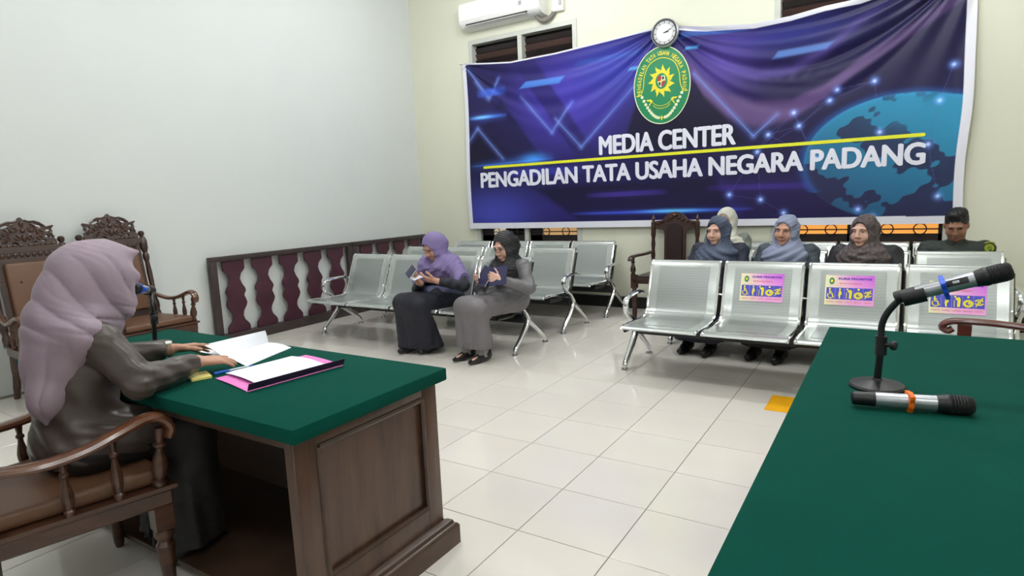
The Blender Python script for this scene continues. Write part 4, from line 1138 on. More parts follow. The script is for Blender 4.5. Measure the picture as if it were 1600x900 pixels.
# ------------------------------------------------------------------ microphones, papers
m_mblack = mat('mic_black', (20, 20, 23), 0.42)
m_msilver = mat('mic_silver', (176, 178, 184), 0.32, metal=0.75)
m_mesh = mat('mic_mesh', (34, 34, 36), 0.4, metal=0.5, bump=0.9, bscale=420)
m_blue = mat('ring_blue', (40, 92, 226), 0.45); m_orange = mat('ring_orange', (255, 116, 8), 0.45)
TT = 0.72
def mic(label, tail, head, ring_mat, ring_f, ring_label, roll=0.0):
    """tail and head are the two ends in world space"""
    tail, head = Vector(tail), Vector(head); L = (head-tail).length; ax = (head-tail).normalized()
    t = thing('microphone', label, 'microphone', tail)
    t.rotation_mode = 'QUATERNION'
    t.rotation_quaternion = Vector((0, 0, 1)).rotation_difference(ax) @ Euler((0, 0, roll)).to_quaternion()
    k = L/0.29
    def P(pr): return [(r*k, h*k) for r, h in pr]
    b = MB(); b.lathe(P([(0.015, 0), (0.019, 0.003), (0.0200, 0.05), (0.0203, 0.058)]), (0, 0, 0), 24); tc = b.build('tail_cap', m_mblack, t)
    b = MB(); b.lathe(P([(0.0198, 0.058), (0.0205, 0.06), (0.0215, 0.195), (0.0225, 0.205)]), (0, 0, 0), 28); bd = b.build('barrel', m_msilver, t)
    b = MB(); b.lathe(P([(0.0228, 0.203), (0.0235, 0.208), (0.0255, 0.222), (0.0268, 0.224), (0.0268, 0.232), (0.0262, 0.234)]), (0, 0, 0), 28); b.build('collar', m_mblack, t)
    b = MB(); b.lathe(P([(0.0258, 0.234), (0.0262, 0.250), (0.0262, 0.272), (0.0245, 0.283), (0.019, 0.289), (0.008, 0.2905)]), (0, 0, 0), 28); g = b.build('grille', m_mesh, t)
    b = MB()
    for h in (0.240, 0.247, 0.254, 0.261, 0.268): b.lathe(P([(0.0262, h), (0.0270, h+0.0015), (0.0262, h+0.003)]), (0, 0, 0), 24)
    b.build('grille_rib', m_mblack, g)
    b = MB(); b.bevbox((0.0185*k, -0.009*k, 0.135*k), (0.0235*k, 0.009*k, 0.188*k), 0.0015); sp = b.build('switch_panel', m_mblack, t)
    b = MB(); b.bevbox((0.0232*k, -0.004*k, 0.150*k), (0.0258*k, 0.004*k, 0.166*k), 0.001); b.build('switch', m_msilver, sp)
    h = ring_f*L; R = 0.0222*k; n = 48; vs = []; fs = []
    outer = [R+0.005*k+0.015*k*max(0, math.cos(3*2*PI*i/n))**2 for i in range(n)]
    for z in (-0.007*k, 0.007*k):
        for i in range(n):
            a = 2*PI*i/n
            vs += [(R*0.97*math.cos(a), R*0.97*math.sin(a), h+z), (outer[i]*math.cos(a), outer[i]*math.sin(a), h+z*0.8)]
    for i in range(n):
        j = (i+1) % n; a, c, d, e = 2*i, 2*i+1, 2*j, 2*j+1; N2 = 2*n
        fs += [(a, d, e, c), (N2+a, N2+c, N2+e, N2+d), (c, e, N2+e, N2+c), (a, N2+a, N2+d, d)]
    r_ = MB().add(vs, fs).build('anti_roll_ring', ring_mat, t); r_['label'] = ring_label
    return t
mic('silver and black wireless microphone with blue ring clamped in the right table stand', (1.262, 0.150, 1.003), (1.530, 0.150, 1.094), m_blue, 0.44, 'bright blue three-lobed ring', -1.9)
mic('silver and black wireless microphone with orange ring lying flat on the right table', (1.172, -0.050, TT+0.0265), (1.454, 0.006, TT+0.0265), m_orange, 0.49, 'bright orange three-lobed ring', 2.2)
mic('microphone with a blue ring pointing at the face of the woman in lilac headscarf', (-1.780, -0.410, 0.972), (-1.592, -0.592, 1.020), m_blue, 0.72, 'bright blue three-lobed ring', 0.6)

def mic_stand(label, base, collar_z, top, cradle_axis, lean=(0, 0)):
    t = thing('microphone_stand', label, 'microphone stand', base)
    base = Vector(base); top = Vector(top)-base
    b = MB(); b.lathe([(0.076, 0), (0.077, 0.006), (0.073, 0.012), (0.05, 0.017), (0.016, 0.024), (0.013, 0.03)], (0, 0, 0), 40); b.build('base', m_mblack, t)
    cz = collar_z-base.z
    c = Vector((lean[0], lean[1], cz))
    b = MB(); b.tube([(0, 0, 0.015), c], 0.0105, 14); b.build('post', m_mblack, t)
    b = MB(); b.tube([c-Vector((0, 0, 0.045)), c+Vector((0, 0, 0.012))], 0.0165, 14); cl = b.build('collar', m_mblack, t)
    b = MB(); b.tube([c+Vector((0.010, -0.006, -0.012)), c+Vector((0.030, -0.012, -0.012))], [0.007, 0.007], 10); b.lathe([(0.012, 0), (0.014, 0.003), (0.014, 0.012), (0.010, 0.015)], c+Vector((0.026, -0.011, -0.012)), 14, (0.95, -0.3, 0)); b.build('knob', m_mblack, cl)
    b = MB(); g = catmull([c, c+Vector((0.0, 0, 0.045)), c*0.62+top*0.38+Vector((-0.008 if top.x > 0 else 0.004, 0, 0.035)), top+Vector((-0.012 if top.x > 0 else 0.01, 0, -0.004)), top], 7)
    b.tube(g, 0.0095, 12); b.build('gooseneck', m_mblack, t)
    ax = Vector(cradle_axis).normalized()
    b = MB(); b.tube([top-ax*0.008, top+ax*0.05], 0.0245, 16, cap=True, flat=(1, 1)); b.build('clip', m_mblack, t)
    return t
mic_stand('black table microphone stand with round base on the right green table', (1.228, 0.172, TT), 0.872, (1.290, 0.150, 1.006), (0.268, 0, 0.091), (0.006, -0.01))
mic_stand('black table microphone stand on the left green table in front of the seated woman', (-1.70, -0.47, TT), 0.872, (-1.758, -0.432, 0.977), (0.188, -0.182, 0.048), (0.02, 0.0))

m_paper = mat('paper', (236, 238, 246), 0.6, bump=0.03, bscale=6)
m_pink = mat('folder_pink', (238, 128, 204), 0.55); m_cover = mat('folder_cover', (64, 40, 74), 0.45)
# open booklet under her hands
bk = thing('open_booklet', 'open white booklet with one page lifted, under the hands of the woman', 'booklet', (0, 0, TT))
S0, S1 = Vector((-1.155, -0.475, 0.004)), Vector((-1.200, -0.215, 0.004))
F0, F1 = Vector((-0.915, -0.525, 0.003)), Vector((-1.012, -0.235, 0.003))
U0, U1 = Vector((-1.250, -0.50, 0.052)), Vector((-1.205, -0.222, 0.062))
def sheet(a, b2, c, d, h, th=0.0025, n=10):
    """a-b is one edge, d-c the other; bulges by h"""
    B = MB(); vs = []
    for off in (0, -th):
        for j in range(n+1):
            for i in range(n+1):
                u, v = i/n, j/n; p = a.lerp(b2, v).lerp(d.lerp(c, v), u)
                vs.append(p+Vector((0, 0, h*math.sin(PI*u)*(0.7+0.3*v)+off)))
    m_ = (n+1)**2; fs = []
    for j in range(n):
        for i in range(n):
            q = j*(n+1)+i; fs += [(q, q+1, q+n+2, q+n+1), (m_+q, m_+q+n+1, m_+q+n+2, m_+q+1)]
    for i in range(n):
        fs += [(i, m_+i, m_+i+1, i+1)]; q = n*(n+1)+i; fs += [(q, q+1, m_+q+1, m_+q)]
        q = i*(n+1); fs += [(q, q+n+1, m_+q+n+1, m_+q)]; q = i*(n+1)+n; fs += [(q, m_+q, m_+q+n+1, q+n+1)]
    return B.add(vs, fs)
sheet(S0, S1, F1, F0, 0.006).build('page', m_paper, bk)
sheet(S0, S1, U1, U0, 0.010).build('page', m_paper, bk)
sheet(S0+Vector((0, 0, -0.002)), S1+Vector((0, 0, -0.002)), Vector((-1.43, -0.20, 0.003)), Vector((-1.385, -0.46, 0.003)), 0.002, 0.0015).build('page', m_paper, bk)
# pink folder with papers
fo = thing('document_folder', 'pink paper folder with white sheets and dark purple cover on the left table edge', 'folder', (0, 0, TT))
A, B_, C_, D_ = Vector((-0.872, -0.685, 0.003)), Vector((-0.835, -0.300, 0.003)), Vector((-0.555, -0.350, 0.003)), Vector((-0.605, -0.735, 0.003))
sheet(A, B_, C_, D_, 0.004, 0.0025).build('folder_back', m_pink, fo)
fl = MB(); n = 12; vs = []
for off in (0.0, 0.0025):
    for j in range(n+1):
        v = j/n; e = D_.lerp(C_, v)
        for q in range(4):
            f = q/3; vs.append(e+Vector((0.012*f+off, 0, 0.004+0.026*f-0.002)))
m_ = 4*(n+1); fs = []
for j in range(n):
    for q in range(3):
        a = j*4+q; fs += [(a, a+1, a+5, a+4), (m_+a, m_+a+4, m_+a+5, m_+a+1)]
    a = j*4+3; fs += [(a, m_+a, m_+a+4, a+4)]
fl.add(vs, fs).build('folder_cover', m_cover, fo)
def onf(u, v): return A.lerp(B_, v).lerp(D_.lerp(C_, v), u)
for k, (v0, v1, dz) in enumerate(((0.13, 0.86, 0.004), (0.12, 0.85, 0.007))):
    sheet(onf(0.0, v0)+Vector((-0.012, 0, dz)), onf(0.0, v1)+Vector((-0.012, 0, dz)), onf(0.93, v1)+Vector((0, 0, dz+0.004)), onf(0.93, v0)+Vector((0, 0, dz+0.004)), 0.008, 0.0015).build('sheet', m_paper, fo)
b = MB()
for k, (u0, u1, v) in enumerate(((0.10, 0.30, 0.80), (0.12, 0.26, 0.775), (0.10, 0.30, 0.75))):
    p, q = onf(u0, v), onf(u1, v); up = Vector((0, 0, 0.0195-0.0005*k)); w = (onf(u0, v+0.004)-p)
    b.add([p+up, q+up, q+up+w, p+up+w], [(0, 1, 2, 3)])
# sticky note and pen
st = thing('sticky_note_pad', 'small pale yellow note pad on the green table beside her right sleeve', 'note pad', (-0.950, -0.700, TT), -0.35)
b = MB(); b.bevbox((-0.045, -0.035, 0), (0.045, 0.035, 0.010), 0.001); b.build('pad', mat('note_yellow', (244, 230, 130), 0.6), st)
b = MB(); b.bbox((-0.044, -0.034, 0.010), (0.044, 0.034, 0.0108)); b.build('top_sheet', mat('note_yellow_light', (250, 238, 150), 0.6), st)
pn = thing('pen', 'blue ballpoint pen lying beside the pink folder', 'pen', (-0.925, -0.655, TT+0.006))
pa, pb = Vector((0, 0, 0)), Vector((0.035, 0.145, 0)); d_ = (pb-pa).normalized()
m_penb = mat('pen_blue', (40, 110, 226), 0.3)
b = MB(); b.tube([pa, pa+d_*0.055], 0.0055, 10); b.build('cap', m_penb, pn)
b = MB(); b.tube([pa+d_*0.05, pa+d_*0.13], 0.0042, 10); b.build('barrel', mat('pen_white', (214, 226, 240), 0.3), pn)
b = MB(); b.tube([pa+d_*0.13, pb], [0.004, 0.001], 10); b.build('tip', m_penb, pn)
# ------------------------------------------------------------------ people
m_skin = mat('skin', (196, 148, 124), 0.5, var=0.05, vscale=14)
m_skin_d = mat('skin_tan', (150, 106, 84), 0.5, var=0.05, vscale=14)
m_skin_l = mat('skin_light', (214, 170, 150), 0.5, var=0.05, vscale=14)
m_lips = mat('lips', (158, 100, 92), 0.5); m_brow = mat('brow_hair', (38, 28, 26), 0.6)
m_eyew = mat('eye_white', (222, 216, 210), 0.25); m_iris = mat('iris', (28, 18, 16), 0.15)
m_shoe = mat('black_shoe', (22, 21, 23), 0.35); m_sock = mat('sock_grey', (150, 146, 146), 0.8)
def V3(*a): return np.array(a, float)
def nrm(v): v = np.array(v, float); return v/np.linalg.norm(v)
def head_rot(yaw, pitch, roll=0.0):
    """columns: right, forward, up; pitch>0 looks down, yaw>0 turns to its own left"""
    return np.array(Matrix.Rotation(yaw, 3, 'Z') @ Matrix.Rotation(-pitch, 3, 'X') @ Matrix.Rotation(roll, 3, 'Y'))

def hand(S, W, D, N, side, curl=(0.25,)*4, sc=1.0, spread=0.10, thumb=0.3):
    W = np.array(W, float); D = nrm(D); N = np.array(N, float); N = nrm(N-D*(N @ D)); T = side*np.cross(N, D)
    base = (.088, .092, .086, .076); ln = (.070, .079, .073, .056)
    for i in range(4):
        K = W+(D*base[i]+T*(.030-.0205*i))*sc
        S.cap(W+T*(.014-.010*i)*sc, K, .0145*sc, .0118*sc, k=.010)
        d = nrm(D+T*spread*(1.5-i)*0.6); p = K; r = .0093-.0006*(i == 3); a = 0
        for f, c in ((.45, 1.0), (.31, 1.1), (.24, .7)):
            a += curl[i]*c; dd = d*math.cos(a)+N*math.sin(a); q = p+dd*ln[i]*f*sc
            S.cap(p, q, r*sc, (r-.0010)*sc, k=.0035); p = q; r -= .0010
    B = W+(D*.022+T*.022)*sc; d = nrm(D*.62+T*.72+N*thumb)
    S.cap(W, B, .014*sc, .014*sc, k=.012)
    for f, r0, r1 in ((.040, .0135, .0112), (.031, .0108, .0095), (.024, .0095, .0078)):
        q = B+d*f*sc; S.cap(B, q, r0*sc, r1*sc, k=.006); B = q; d = nrm(d+D*.22-T*.10+N*.05)

def add_head(S, H, R, ears=False):
    def h(x, y, z): return H+R @ V3(x, y, z)
    S.ell(h(0, -.012, .022), (.074, .093, .098), R, .01)
    S.ell(h(0, .016, -.040), (.064, .070, .074), R, .03)
    S.ell(h(0, .066, -.093), (.024, .020, .017), R, .02)
    for s in (-1, 1):
        S.ell(h(s*.038, .056, -.036), (.030, .026, .030), R, .02)
        S.ell(h(s*.013, .096, -.033), (.0095, .009, .008), R, .006)
        if ears: S.ell(h(s*.077, -.008, -.005), (.010, .019, .030), R, .008)
    S.cap(h(-.040, .079, .026), h(.040, .079, .026), .013, .013, .015)
    for s in (-1, 1): S.ell(h(s*.032, .104, .004), (.017, .014, .011), R, .012, cut=True)
    S.cap(h(0, .090, .010), h(0, .105, -.029), .0075, .0130, .010)
    S.ell(h(0, .088, -.066), (.022, .010, .008), R, .008)
    S.cap(h(0, -.01, -.06), h(0, -.035, -.15), .056, .058, .03)
def face_parts(S, body, H, R, closed=False, smile=0.0, lips=m_lips):
    def h(x, y, z): return H+R @ V3(x, y, z)
    def on(x, z): return S.surf(h(x, 0, z), R[:, 1])
    fw = R[:, 1]; Rm = Matrix(R.tolist())
    for s in (-1, 1):
        e = on(s*.032, .003)
        b = MB(); b.ell(e-fw*.0015, (.0125, .0048, .0028 if closed else .0058), 12, 8, Rm); ey = b.build('eye', m_eyew if not closed else m_brow, body)
        if not closed:
            b = MB(); b.ell(e+fw*.0012, (.0055, .0028, .0055), 10, 6, Rm); b.build('iris', m_iris, ey)
        b = MB(); b.tube([on(s*x, z)+fw*.0008 for x, z in ((.016, .022), (.026, .027), (.038, .027), (.047, .021))], [.0022, .0030, .0026, .0012], 6); b.build('eyebrow', m_brow, body)
        b = MB(); b.tube([on(s*x, z)+fw*.0012 for x, z in ((.020, .006), (.027, .0095), (.036, .0095), (.045, .004))], [.001, .0018, .0018, .001], 6); b.build('eyelash', m_brow, body)
    b = MB()
    for dz, r in ((.0030, .0036), (-.0040, .0040)):
        b.tube([on(x, -.066+dz*(1-abs(x)/.026)+smile*abs(x))-fw*.0005 for x in (-.024, -.014, -.005, .005, .014, .024)], [.001, r*.85, r, r, r*.85, .001], 8)
    b.build('lips', lips, body)

def ik(a, c, hint, l1=.27, l2=.245):
    a, c = np.array(a, float), np.array(c, float); d = c-a; L = np.linalg.norm(d); L = min(L, (l1+l2)*.995); u = d/np.linalg.norm(d)
    x = (l1*l1-l2*l2+L*L)/(2*L); h = math.sqrt(max(l1*l1-x*x, 0)); n = np.array(hint, float); n = nrm(n-u*(n @ u))
    return a+u*x+n*h

def fine_wrinkle(S, amp, fr, dirs, seed=0):
    idx = np.nonzero(np.abs(S.F) < 0.03)
    P = [S.ax[i][idx[i]] for i in range(3)]
    d = np.zeros(len(P[0]))
    rs = np.random.RandomState(seed)
    for (dx, dy, dz), f, a in zip(dirs, fr, amp):
        ph = rs.rand()*6; w = P[0]*dx+P[1]*dy+P[2]*dz
        mod = .5+.5*np.sin(P[0]*11+P[1]*9-P[2]*13+ph*2)
        d += a*mod*np.sin(2*PI*f*w+ph+1.6*np.sin(P[2]*9+P[0]*7+ph))
    S.F[idx] += d.astype(np.float32)

def cloth_fold(S, seed=0, a=.004): 
    fine_wrinkle(S, (a, a*.7, a*.4), (11, 17, 31), ((.5, .55, .75), (-.6, .4, .7), (.3, .2, 1)), seed)

def person(label, loc, rotz, group=None, hb=.0055, hc=.0075, skin=m_skin, pelvis=(0, 0, .46), chest=(0, .02, .69), neck=(0, .03, .82), head=(0, .05, .955),
           hr=(0, .1, 0), sw=.165, shz=-.025, rw=(.09, .26, .52), lw=(-.09, .26, .52), rd=(-.5, .8, -.1), ld=(.5, .8, -.1), rn=(0, 0, -1), ln_=(0, 0, -1),
           rcurl=(.25,)*4, lcurl=(.25,)*4, rk=(.10, .44, .45), lk=(-.10, .44, .45), ra=(.10, .42, .07), la=(-.10, .42, .07), re=None, le=None,
           sp=.10, closed=False, ears=False, hint_r=(.7, -.4, -.4), hint_l=(-.7, -.4, -.4), legs=True, hands=True, smile=0.0, lips=m_lips):
    pelvis, chest, neck, head = (np.array(q, float) for q in (pelvis, chest, neck, head))
    R = head_rot(*hr); fwd = V3(0, 1, 0)
    rs = neck+V3(sw, -.01, shz); ls = neck+V3(-sw, -.01, shz)
    re_ = np.array(re, float) if re is not None else ik(rs, rw, hint_r); le_ = np.array(le, float) if le is not None else ik(ls, lw, hint_l)
    zs = [pelvis, chest, neck, head, rs, ls, re_, le_, rw, lw, rk, lk, ra, la]
    lo = np.min([np.array(q) for q in zs], 0)-.16; hi = np.max([np.array(q) for q in zs], 0)+.16; lo[2] = -.01; hi[1] += .08
    S = Solid(lo, hi, hb)
    S.ell(pelvis+V3(0, .0, .01), (.14, .10, .085), None, .03); S.ell((pelvis+chest)/2, (.115, .085, .13), None, .04); S.ell(chest, (.135, .09, .12), None, .04)
    S.cap(rs, ls, .042, .042, .04); S.cap(neck-V3(0, 0, .03), neck*.5+head*.5, .055, .052, .03)
    for a, e, w in ((rs, re_, rw), (ls, le_, lw)):
        S.cap(a, e, .043, .036, .02); S.cap(e, w, .036, .026, .015)
    if hands:
        hand(S, rw, rd, rn, -1, rcurl, spread=sp); hand(S, lw, ld, ln_, 1, lcurl)
    if legs:
        for s, k_, a in ((1, rk, ra), (-1, lk, la)):
            S.cap(pelvis+V3(s*.085, .02, .0), k_, .078, .055, .03); S.cap(k_, a, .052, .034, .02)
            S.cap(np.array(a)+V3(0, -.015, -.038), np.array(a)+V3(0, .11, -.050), .024, .018, .02)
    add_head(S, head, R, ears)
    o = S.build('person', skin); o.location = loc; o.rotation_euler = (0, 0, rotz); tag(o, label, 'person', group)
    face_parts(S, o, head, R, closed, smile, lips)
    J = dict(pelvis=pelvis, chest=chest, neck=neck, head=head, R=R, rs=rs, ls=ls, re=re_, le=le_, rw=np.array(rw, float), lw=np.array(lw, float), rk=np.array(rk, float),
             lk=np.array(lk, float), ra=np.array(ra, float), la=np.array(la, float), lo=lo, hi=hi, h=hc, o=o)
    return o, J

def top_garment(J, m, name='jacket', hem=None, seed=0, fat=1.0, sleeves=True, fold=.0035, lap=True, cuff=.9):
    S = Solid(J['lo'], J['hi'], J['h']); p, c, n = J['pelvis'], J['chest'], J['neck']
    S.ell(p+V3(0, 0, .01), V3(.178, .135, .105)*fat, None, .03); S.ell((p+c)/2, V3(.152, .118, .14)*fat, None, .05); S.ell(c+V3(0, .01, .0), V3(.165, .122, .13)*fat, None, .05)
    S.cap(J['rs'], J['ls'], .056*fat, .056*fat, .05); S.cap(n-V3(0, 0, .02), n+V3(0, .0, .02), .065, .055, .03)
    if lap:
        for s, k_ in ((1, J['rk']), (-1, J['lk'])):
            q = p+V3(s*.085, .02, .015); S.cap(q, q*.55+k_*.45+V3(0, 0, .01), .105, .098, .04)
    if sleeves:
        for a, e, w in ((J['rs'], J['re'], J['rw']), (J['ls'], J['le'], J['lw'])):
            ww = e+(w-e)*cuff; S.cap(a, e, .060, .052, .03); S.cap(e, ww, .052, .040, .015)
            d = nrm(w-e); 
    cloth_fold(S, seed, fold)
    if sleeves:
        for e, w in ((J['re'], J['rw']), (J['le'], J['lw'])):
            d = nrm(w-e); q = e+(w-e)*cuff
            X = S.ax[0][:, None, None]; Y = S.ax[1][None, :, None]; Z = S.ax[2][None, None, :]
            near = ((X-w[0])**2+(Y-w[1])**2+(Z-w[2])**2 < .075**2)
            pl = ((X-q[0])*d[0]+(Y-q[1])*d[1]+(Z-q[2])*d[2])
            S.F = np.where(near & (pl > S.F), pl, S.F).astype(np.float32)
    return S.build(name, m, J['o'])

def skirt(J, m, hem=.13, flare=.105, seed=3, name='skirt', fold=.004):
    S = Solid(J['lo']-V3(.05, 0, 0), J['hi']+V3(.05, .06, 0), J['h']); p = J['pelvis']
    S.ell(p+V3(0, 0, -.005), (.172, .130, .088), None, .03)
    for s, k_, a in ((1, J['rk'], J['ra']), (-1, J['lk'], J['la'])):
        q = p+V3(s*.09, .02, -.005); S.cap(q, k_, .096, .078, .05); S.cap(k_, (a[0]*1.1, a[1]-.0, hem-.12), .078, flare, .05)
    kc = (J['rk']+J['lk'])/2; ac = (J['ra']+J['la'])/2
    S.cap((p+kc)/2, kc, .085, .078, .06); S.cap(kc, (ac[0], ac[1], hem-.12), .078, flare, .08)
    idx = np.nonzero(np.abs(S.F) < 0.05); X, Y, Z = (S.ax[i][idx[i]] for i in range(3))
    an = np.arctan2(Y-kc[1]+.12, X-kc[0]); dn = np.clip((kc[2]-Z)/.35, 0, 1)
    S.F[idx] += (fold*2.2*dn*np.sin(an*9+seed)+fold*dn*np.sin(an*17+seed*2)).astype(np.float32)
    cloth_fold(S, seed, fold*.5)
    S.plane((0, 0, hem), (0, 0, -1))
    return S.build(name, m, J['o'])

def hijab(J, m, drape=.12, width=.20, low=None, seed=5, fold=.004, carve=(.080, .095, .108), carve_c=(0, .122, -.020), bun=.03, k_open=.006, name='headscarf', fine=None, arms=0):
    H, R, n, c = J['head'], J['R'], J['neck'], J['chest']
    def h(x, y, z): return H+R @ V3(x, y, z)
    hi = H+V3(.34, .30, .22); lo = V3(c[0]-.36, c[1]-.28, (low if low else c[2]-drape)-.08)
    lo = np.minimum(lo, H-V3(.3, .25, 0))
    S = Solid(lo, hi, fine or J['h']*.85)
    S.ell(h(0, -.014, .020), (.092, .112, .116), R, .02); S.ell(h(0, .020, -.045), (.076, .082, .084), R, .03)
    S.ell(h(0, -.075-bun*.3, -.01), (.07, .06, .07), R, .04)
    S.cap(h(0, .0, -.07), n+V3(0, .01, -.0), .085, .105, .05)
    S.ell(n+V3(0, .02, -.05), (width, .14, .085), None, .06)
    S.ell(c+V3(0, .05, .03), (width*.86, .125, drape), None, .05)
    S.ell(c+V3(0, -.04, .05), (width*.86, .11, drape), None, .05)
    if arms:
        for a, e in ((J['rs'], J['re']), (J['ls'], J['le'])): S.cap(a, a+(e-a)*arms, .080, .078, .05)
    cloth_fold(S, seed, fold)
    # gathered folds running round under the chin
    idx = np.nonzero(np.abs(S.F) < 0.04); X, Y, Z = (S.ax[i][idx[i]] for i in range(3))
    ch = h(0, .03, -.09); d = np.sqrt(((X-ch[0])*.75)**2+((Y-ch[1])*.7)**2+(Z-ch[2])**2)
    w = np.exp(-((d-.15)/.09)**2)*(Z < ch[2]+.05)
    S.F[idx] += (fold*1.1*w*np.sin(2*PI*(d+.35*(X-ch[0])*(1 if seed % 2 else -1))/.046+1.8*np.sin(X*13+Z*9+seed))).astype(np.float32)
    S.ell(h(*carve_c), carve, R, k_open, cut=True)
    if low: S.plane((0, 0, low), (0, 0, -1))
    return S.build(name, m, J['o'])

def shoes(J, m=m_shoe, top=.03):
    for a in (J['ra'], J['la']):
        S = Solid(a+V3(-.08, -.10, -.09), a+V3(.08, .24, .06), .006)
        S.cap(a+V3(0, -.03, -.040), a+V3(0, .06, -.042), .036, .036, .02); S.cap(a+V3(0, .06, -.045), a+V3(0, .145, -.050), .036, .026, .02)
        S.cap(a+V3(0, -.035, -.02), a+V3(0, .04, -.03), .040, .034, .02)
        S.cap(a+V3(0, -.01, -.01), a+V3(0, -.01, .03), .046, .046, .02)
        S.plane((0, 0, .001), (0, 0, -1)); S.plane((0, a[1], a[2]+top), (0, .35, 1))
        S.build('shoe', m, J['o'])

def cloth_mat(name, rgb, rough=0.8, rgb2=None, vscale=9, sheen=0.02, bump=0.15, bscale=260, var=0.10, **k):
    return mat(name, rgb, rough, var=var, vscale=vscale, rgb2=rgb2, bump=bump, bscale=bscale, sheen=sheen, **k)

# --- 1: the woman reading at the left table
c_lilac = cloth_mat('scarf_lilac', (152, 134, 148), 0.62, sheen=0.12, var=.06)
c_taupe = cloth_mat('jacket_taupe', (72, 62, 58), 0.36, var=.12, sheen=0.05, bump=.05)
c_dark = cloth_mat('skirt_dark', (26, 23, 24), 0.6)
o, J = person('woman in lilac headscarf and taupe jacket reading a booklet at the left table', (-1.150, -1.14, 0), math.radians(-5), hb=.0042, hc=.0062,
    pelvis=(-.02, .095, .555), chest=(-.025, .115, .80), neck=(-.03, .165, .955), head=(-.035, .235, 1.105), hr=(.06, .26, 0), sw=.165, shz=-.03,
    rw=(.155, .455, .782), lw=(-.20, .515, .773), rd=(-.10, .95, -.16), ld=(.10, .95, -.08), rn=(-.12, 0, -1), ln_=(.35, 0, -.9),
    rcurl=(.05, .12, .16, .20), lcurl=(.12, .16, .2, .24), re=(.235, .225, .775), le=(-.275, .27, .785), sp=.28,
    rk=(.11, .43, .53), lk=(-.13, .43, .53), ra=(.11, .36, .08), la=(-.13, .40, .08), closed=True)
top_garment(J, c_taupe, 'jacket', seed=11, fat=1.02, fold=.0048, cuff=.93)
skirt(J, c_dark, hem=.10, flare=.12, seed=4)
shoes(J)
def big_scarf():
    H, R, n, c = J['head'], J['R'], J['neck'], J['chest']
    def h(x, y, z): return H+R @ V3(x, y, z)
    S = Solid((-.36, -.20, .60), (.32, .52, 1.34), .0052)
    S.ell(h(0, -.008, .022), (.096, .116, .118), R, .02); S.ell(h(0, .02, -.045), (.083, .088, .09), R, .03)
    m = -.033
    S.cap((m, .275, 1.200), (m, .372, 1.200), .050, .008, .045)               # the brim juts out to a point over the forehead
    for s_ in (-1, 1):
        S.cap((m+s_*.060, .27, 1.13), (m+s_*.050, .338, 1.115), .035, .010, .05)
        S.cap((m+s_*.060, .26, 1.07), (m+s_*.040, .305, 1.02), .035, .014, .05)
    S.cap((m, .175, 1.145), (m, .105, .985), .095, .108, .07)                # cloth runs straight from crown to shoulders
    S.cap((m, .235, 1.02), n, .085, .105, .05)
    S.cap((m-.14, .125, .935), (m+.150, .115, .945), .075, .070, .06)
    S.ell((m, .075, .87), (.165, .088, .14), None, .05)
    S.cap((m+.03, .05, .84), (.05, .01, .74), .075, .05, .06)             # the back corner hangs to a point
    S.cap((.045, .015, .76), (.052, -.002, .662), .045, .004, .04)
    S.ell((m-.06, .20, .88), (.12, .09, .11), None, .05)
    idx = np.nonzero(np.abs(S.F) < 0.04); X, Y, Z = (S.ax[i][idx[i]] for i in range(3))
    def ridge(t): return 1-2*np.abs(np.sin(PI*t))**.55
    w1 = Y*.80+Z*.60+.02*np.sin(Z*14)
    f = .0062*ridge(w1/.070+.25)*np.clip((1.235-Z)/.10, 0, 1)*np.clip((Z-.93)/.06, 0, 1)*np.clip((.33-Y)/.05, 0, 1)
    w2 = Z+.30*Y; f = f+.0045*ridge(w2/.055)*np.exp(-((Z-.97)/.055)**2)*np.clip((Y-.02)/.1, 0, 1)
    f = f+.0055*ridge((X*.9+Y*.5-.15*(Z-.8))/.075)*np.exp(-((Z-.78)/.13)**2)
    f = f+.0012*ridge((Y*.62+Z*.78+.03*np.sin(Z*25))/.027)*np.clip((Z-.9)/.1, 0, 1)*(.5+.5*np.sin(Y*31+Z*17))
    S.F[idx] += f.astype(np.float32)
    S.ell(h(0, .145, -.018), (.064, .098, .092), R, .004, cut=True)
    S.build('headscarf', c_lilac, J['o'])
big_scarf()
# wrist watch
d = nrm(J['lw']-J['le']); wp = J['lw']-d*.005
b = MB(); b.tube([Vector(wp-d*.008), Vector(wp+d*.008)], .0315, 20, flat=(1.0, 1.0)); w_ = b.build('watch_strap', mat('strap_tan', (150, 120, 96), 0.5), J['o'])
b = MB(); b.lathe([(.015, 0), (.0165, .002), (.0165, .007), (.013, .009)], Vector(wp+V3(.004, -.004, .026)), 18, (0.15, -0.1, 1)); b.build('watch_face', mat('watch_face', (232, 232, 226), 0.3), w_)

# --- 2: the woman in the purple headscarf
c_purple = cloth_mat('scarf_purple', (126, 112, 160), 0.75, var=.06); c_navy = cloth_mat('dress_navy', (28, 29, 42), 0.7); c_tunic = cloth_mat('tunic_blue_grey', (92, 96, 128), 0.45)
o, J = person('woman in purple headscarf and long navy dress reading a booklet on the bench', (-2.30, 2.51, 0), PI-math.radians(8), hb=.0048, hc=.0068, skin=m_skin,
    pelvis=(0, 0, .465), chest=(-.02, .055, .675), neck=(-.03, .10, .80), head=(-.035, .165, .935), hr=(-.20, .50, 0), sw=.16,
    rw=(-.03, .345, .625), lw=(-.225, .335, .655), rd=(-.25, .80, .35), ld=(.75, .55, .20), rn=(-.6, -.1, .4), ln_=(.2, -.5, .7), rcurl=(.55,)*4, lcurl=(.35,)*4,
    rk=(.10, .46, .455), lk=(-.11, .46, .455), ra=(.07, .40, .085), la=(-.10, .30, .085), closed=True)
top_garment(J, c_navy, 'dress_top', seed=2)
skirt(J, c_navy, hem=.055, flare=.125, seed=7, fold=.003)
shoes(J)
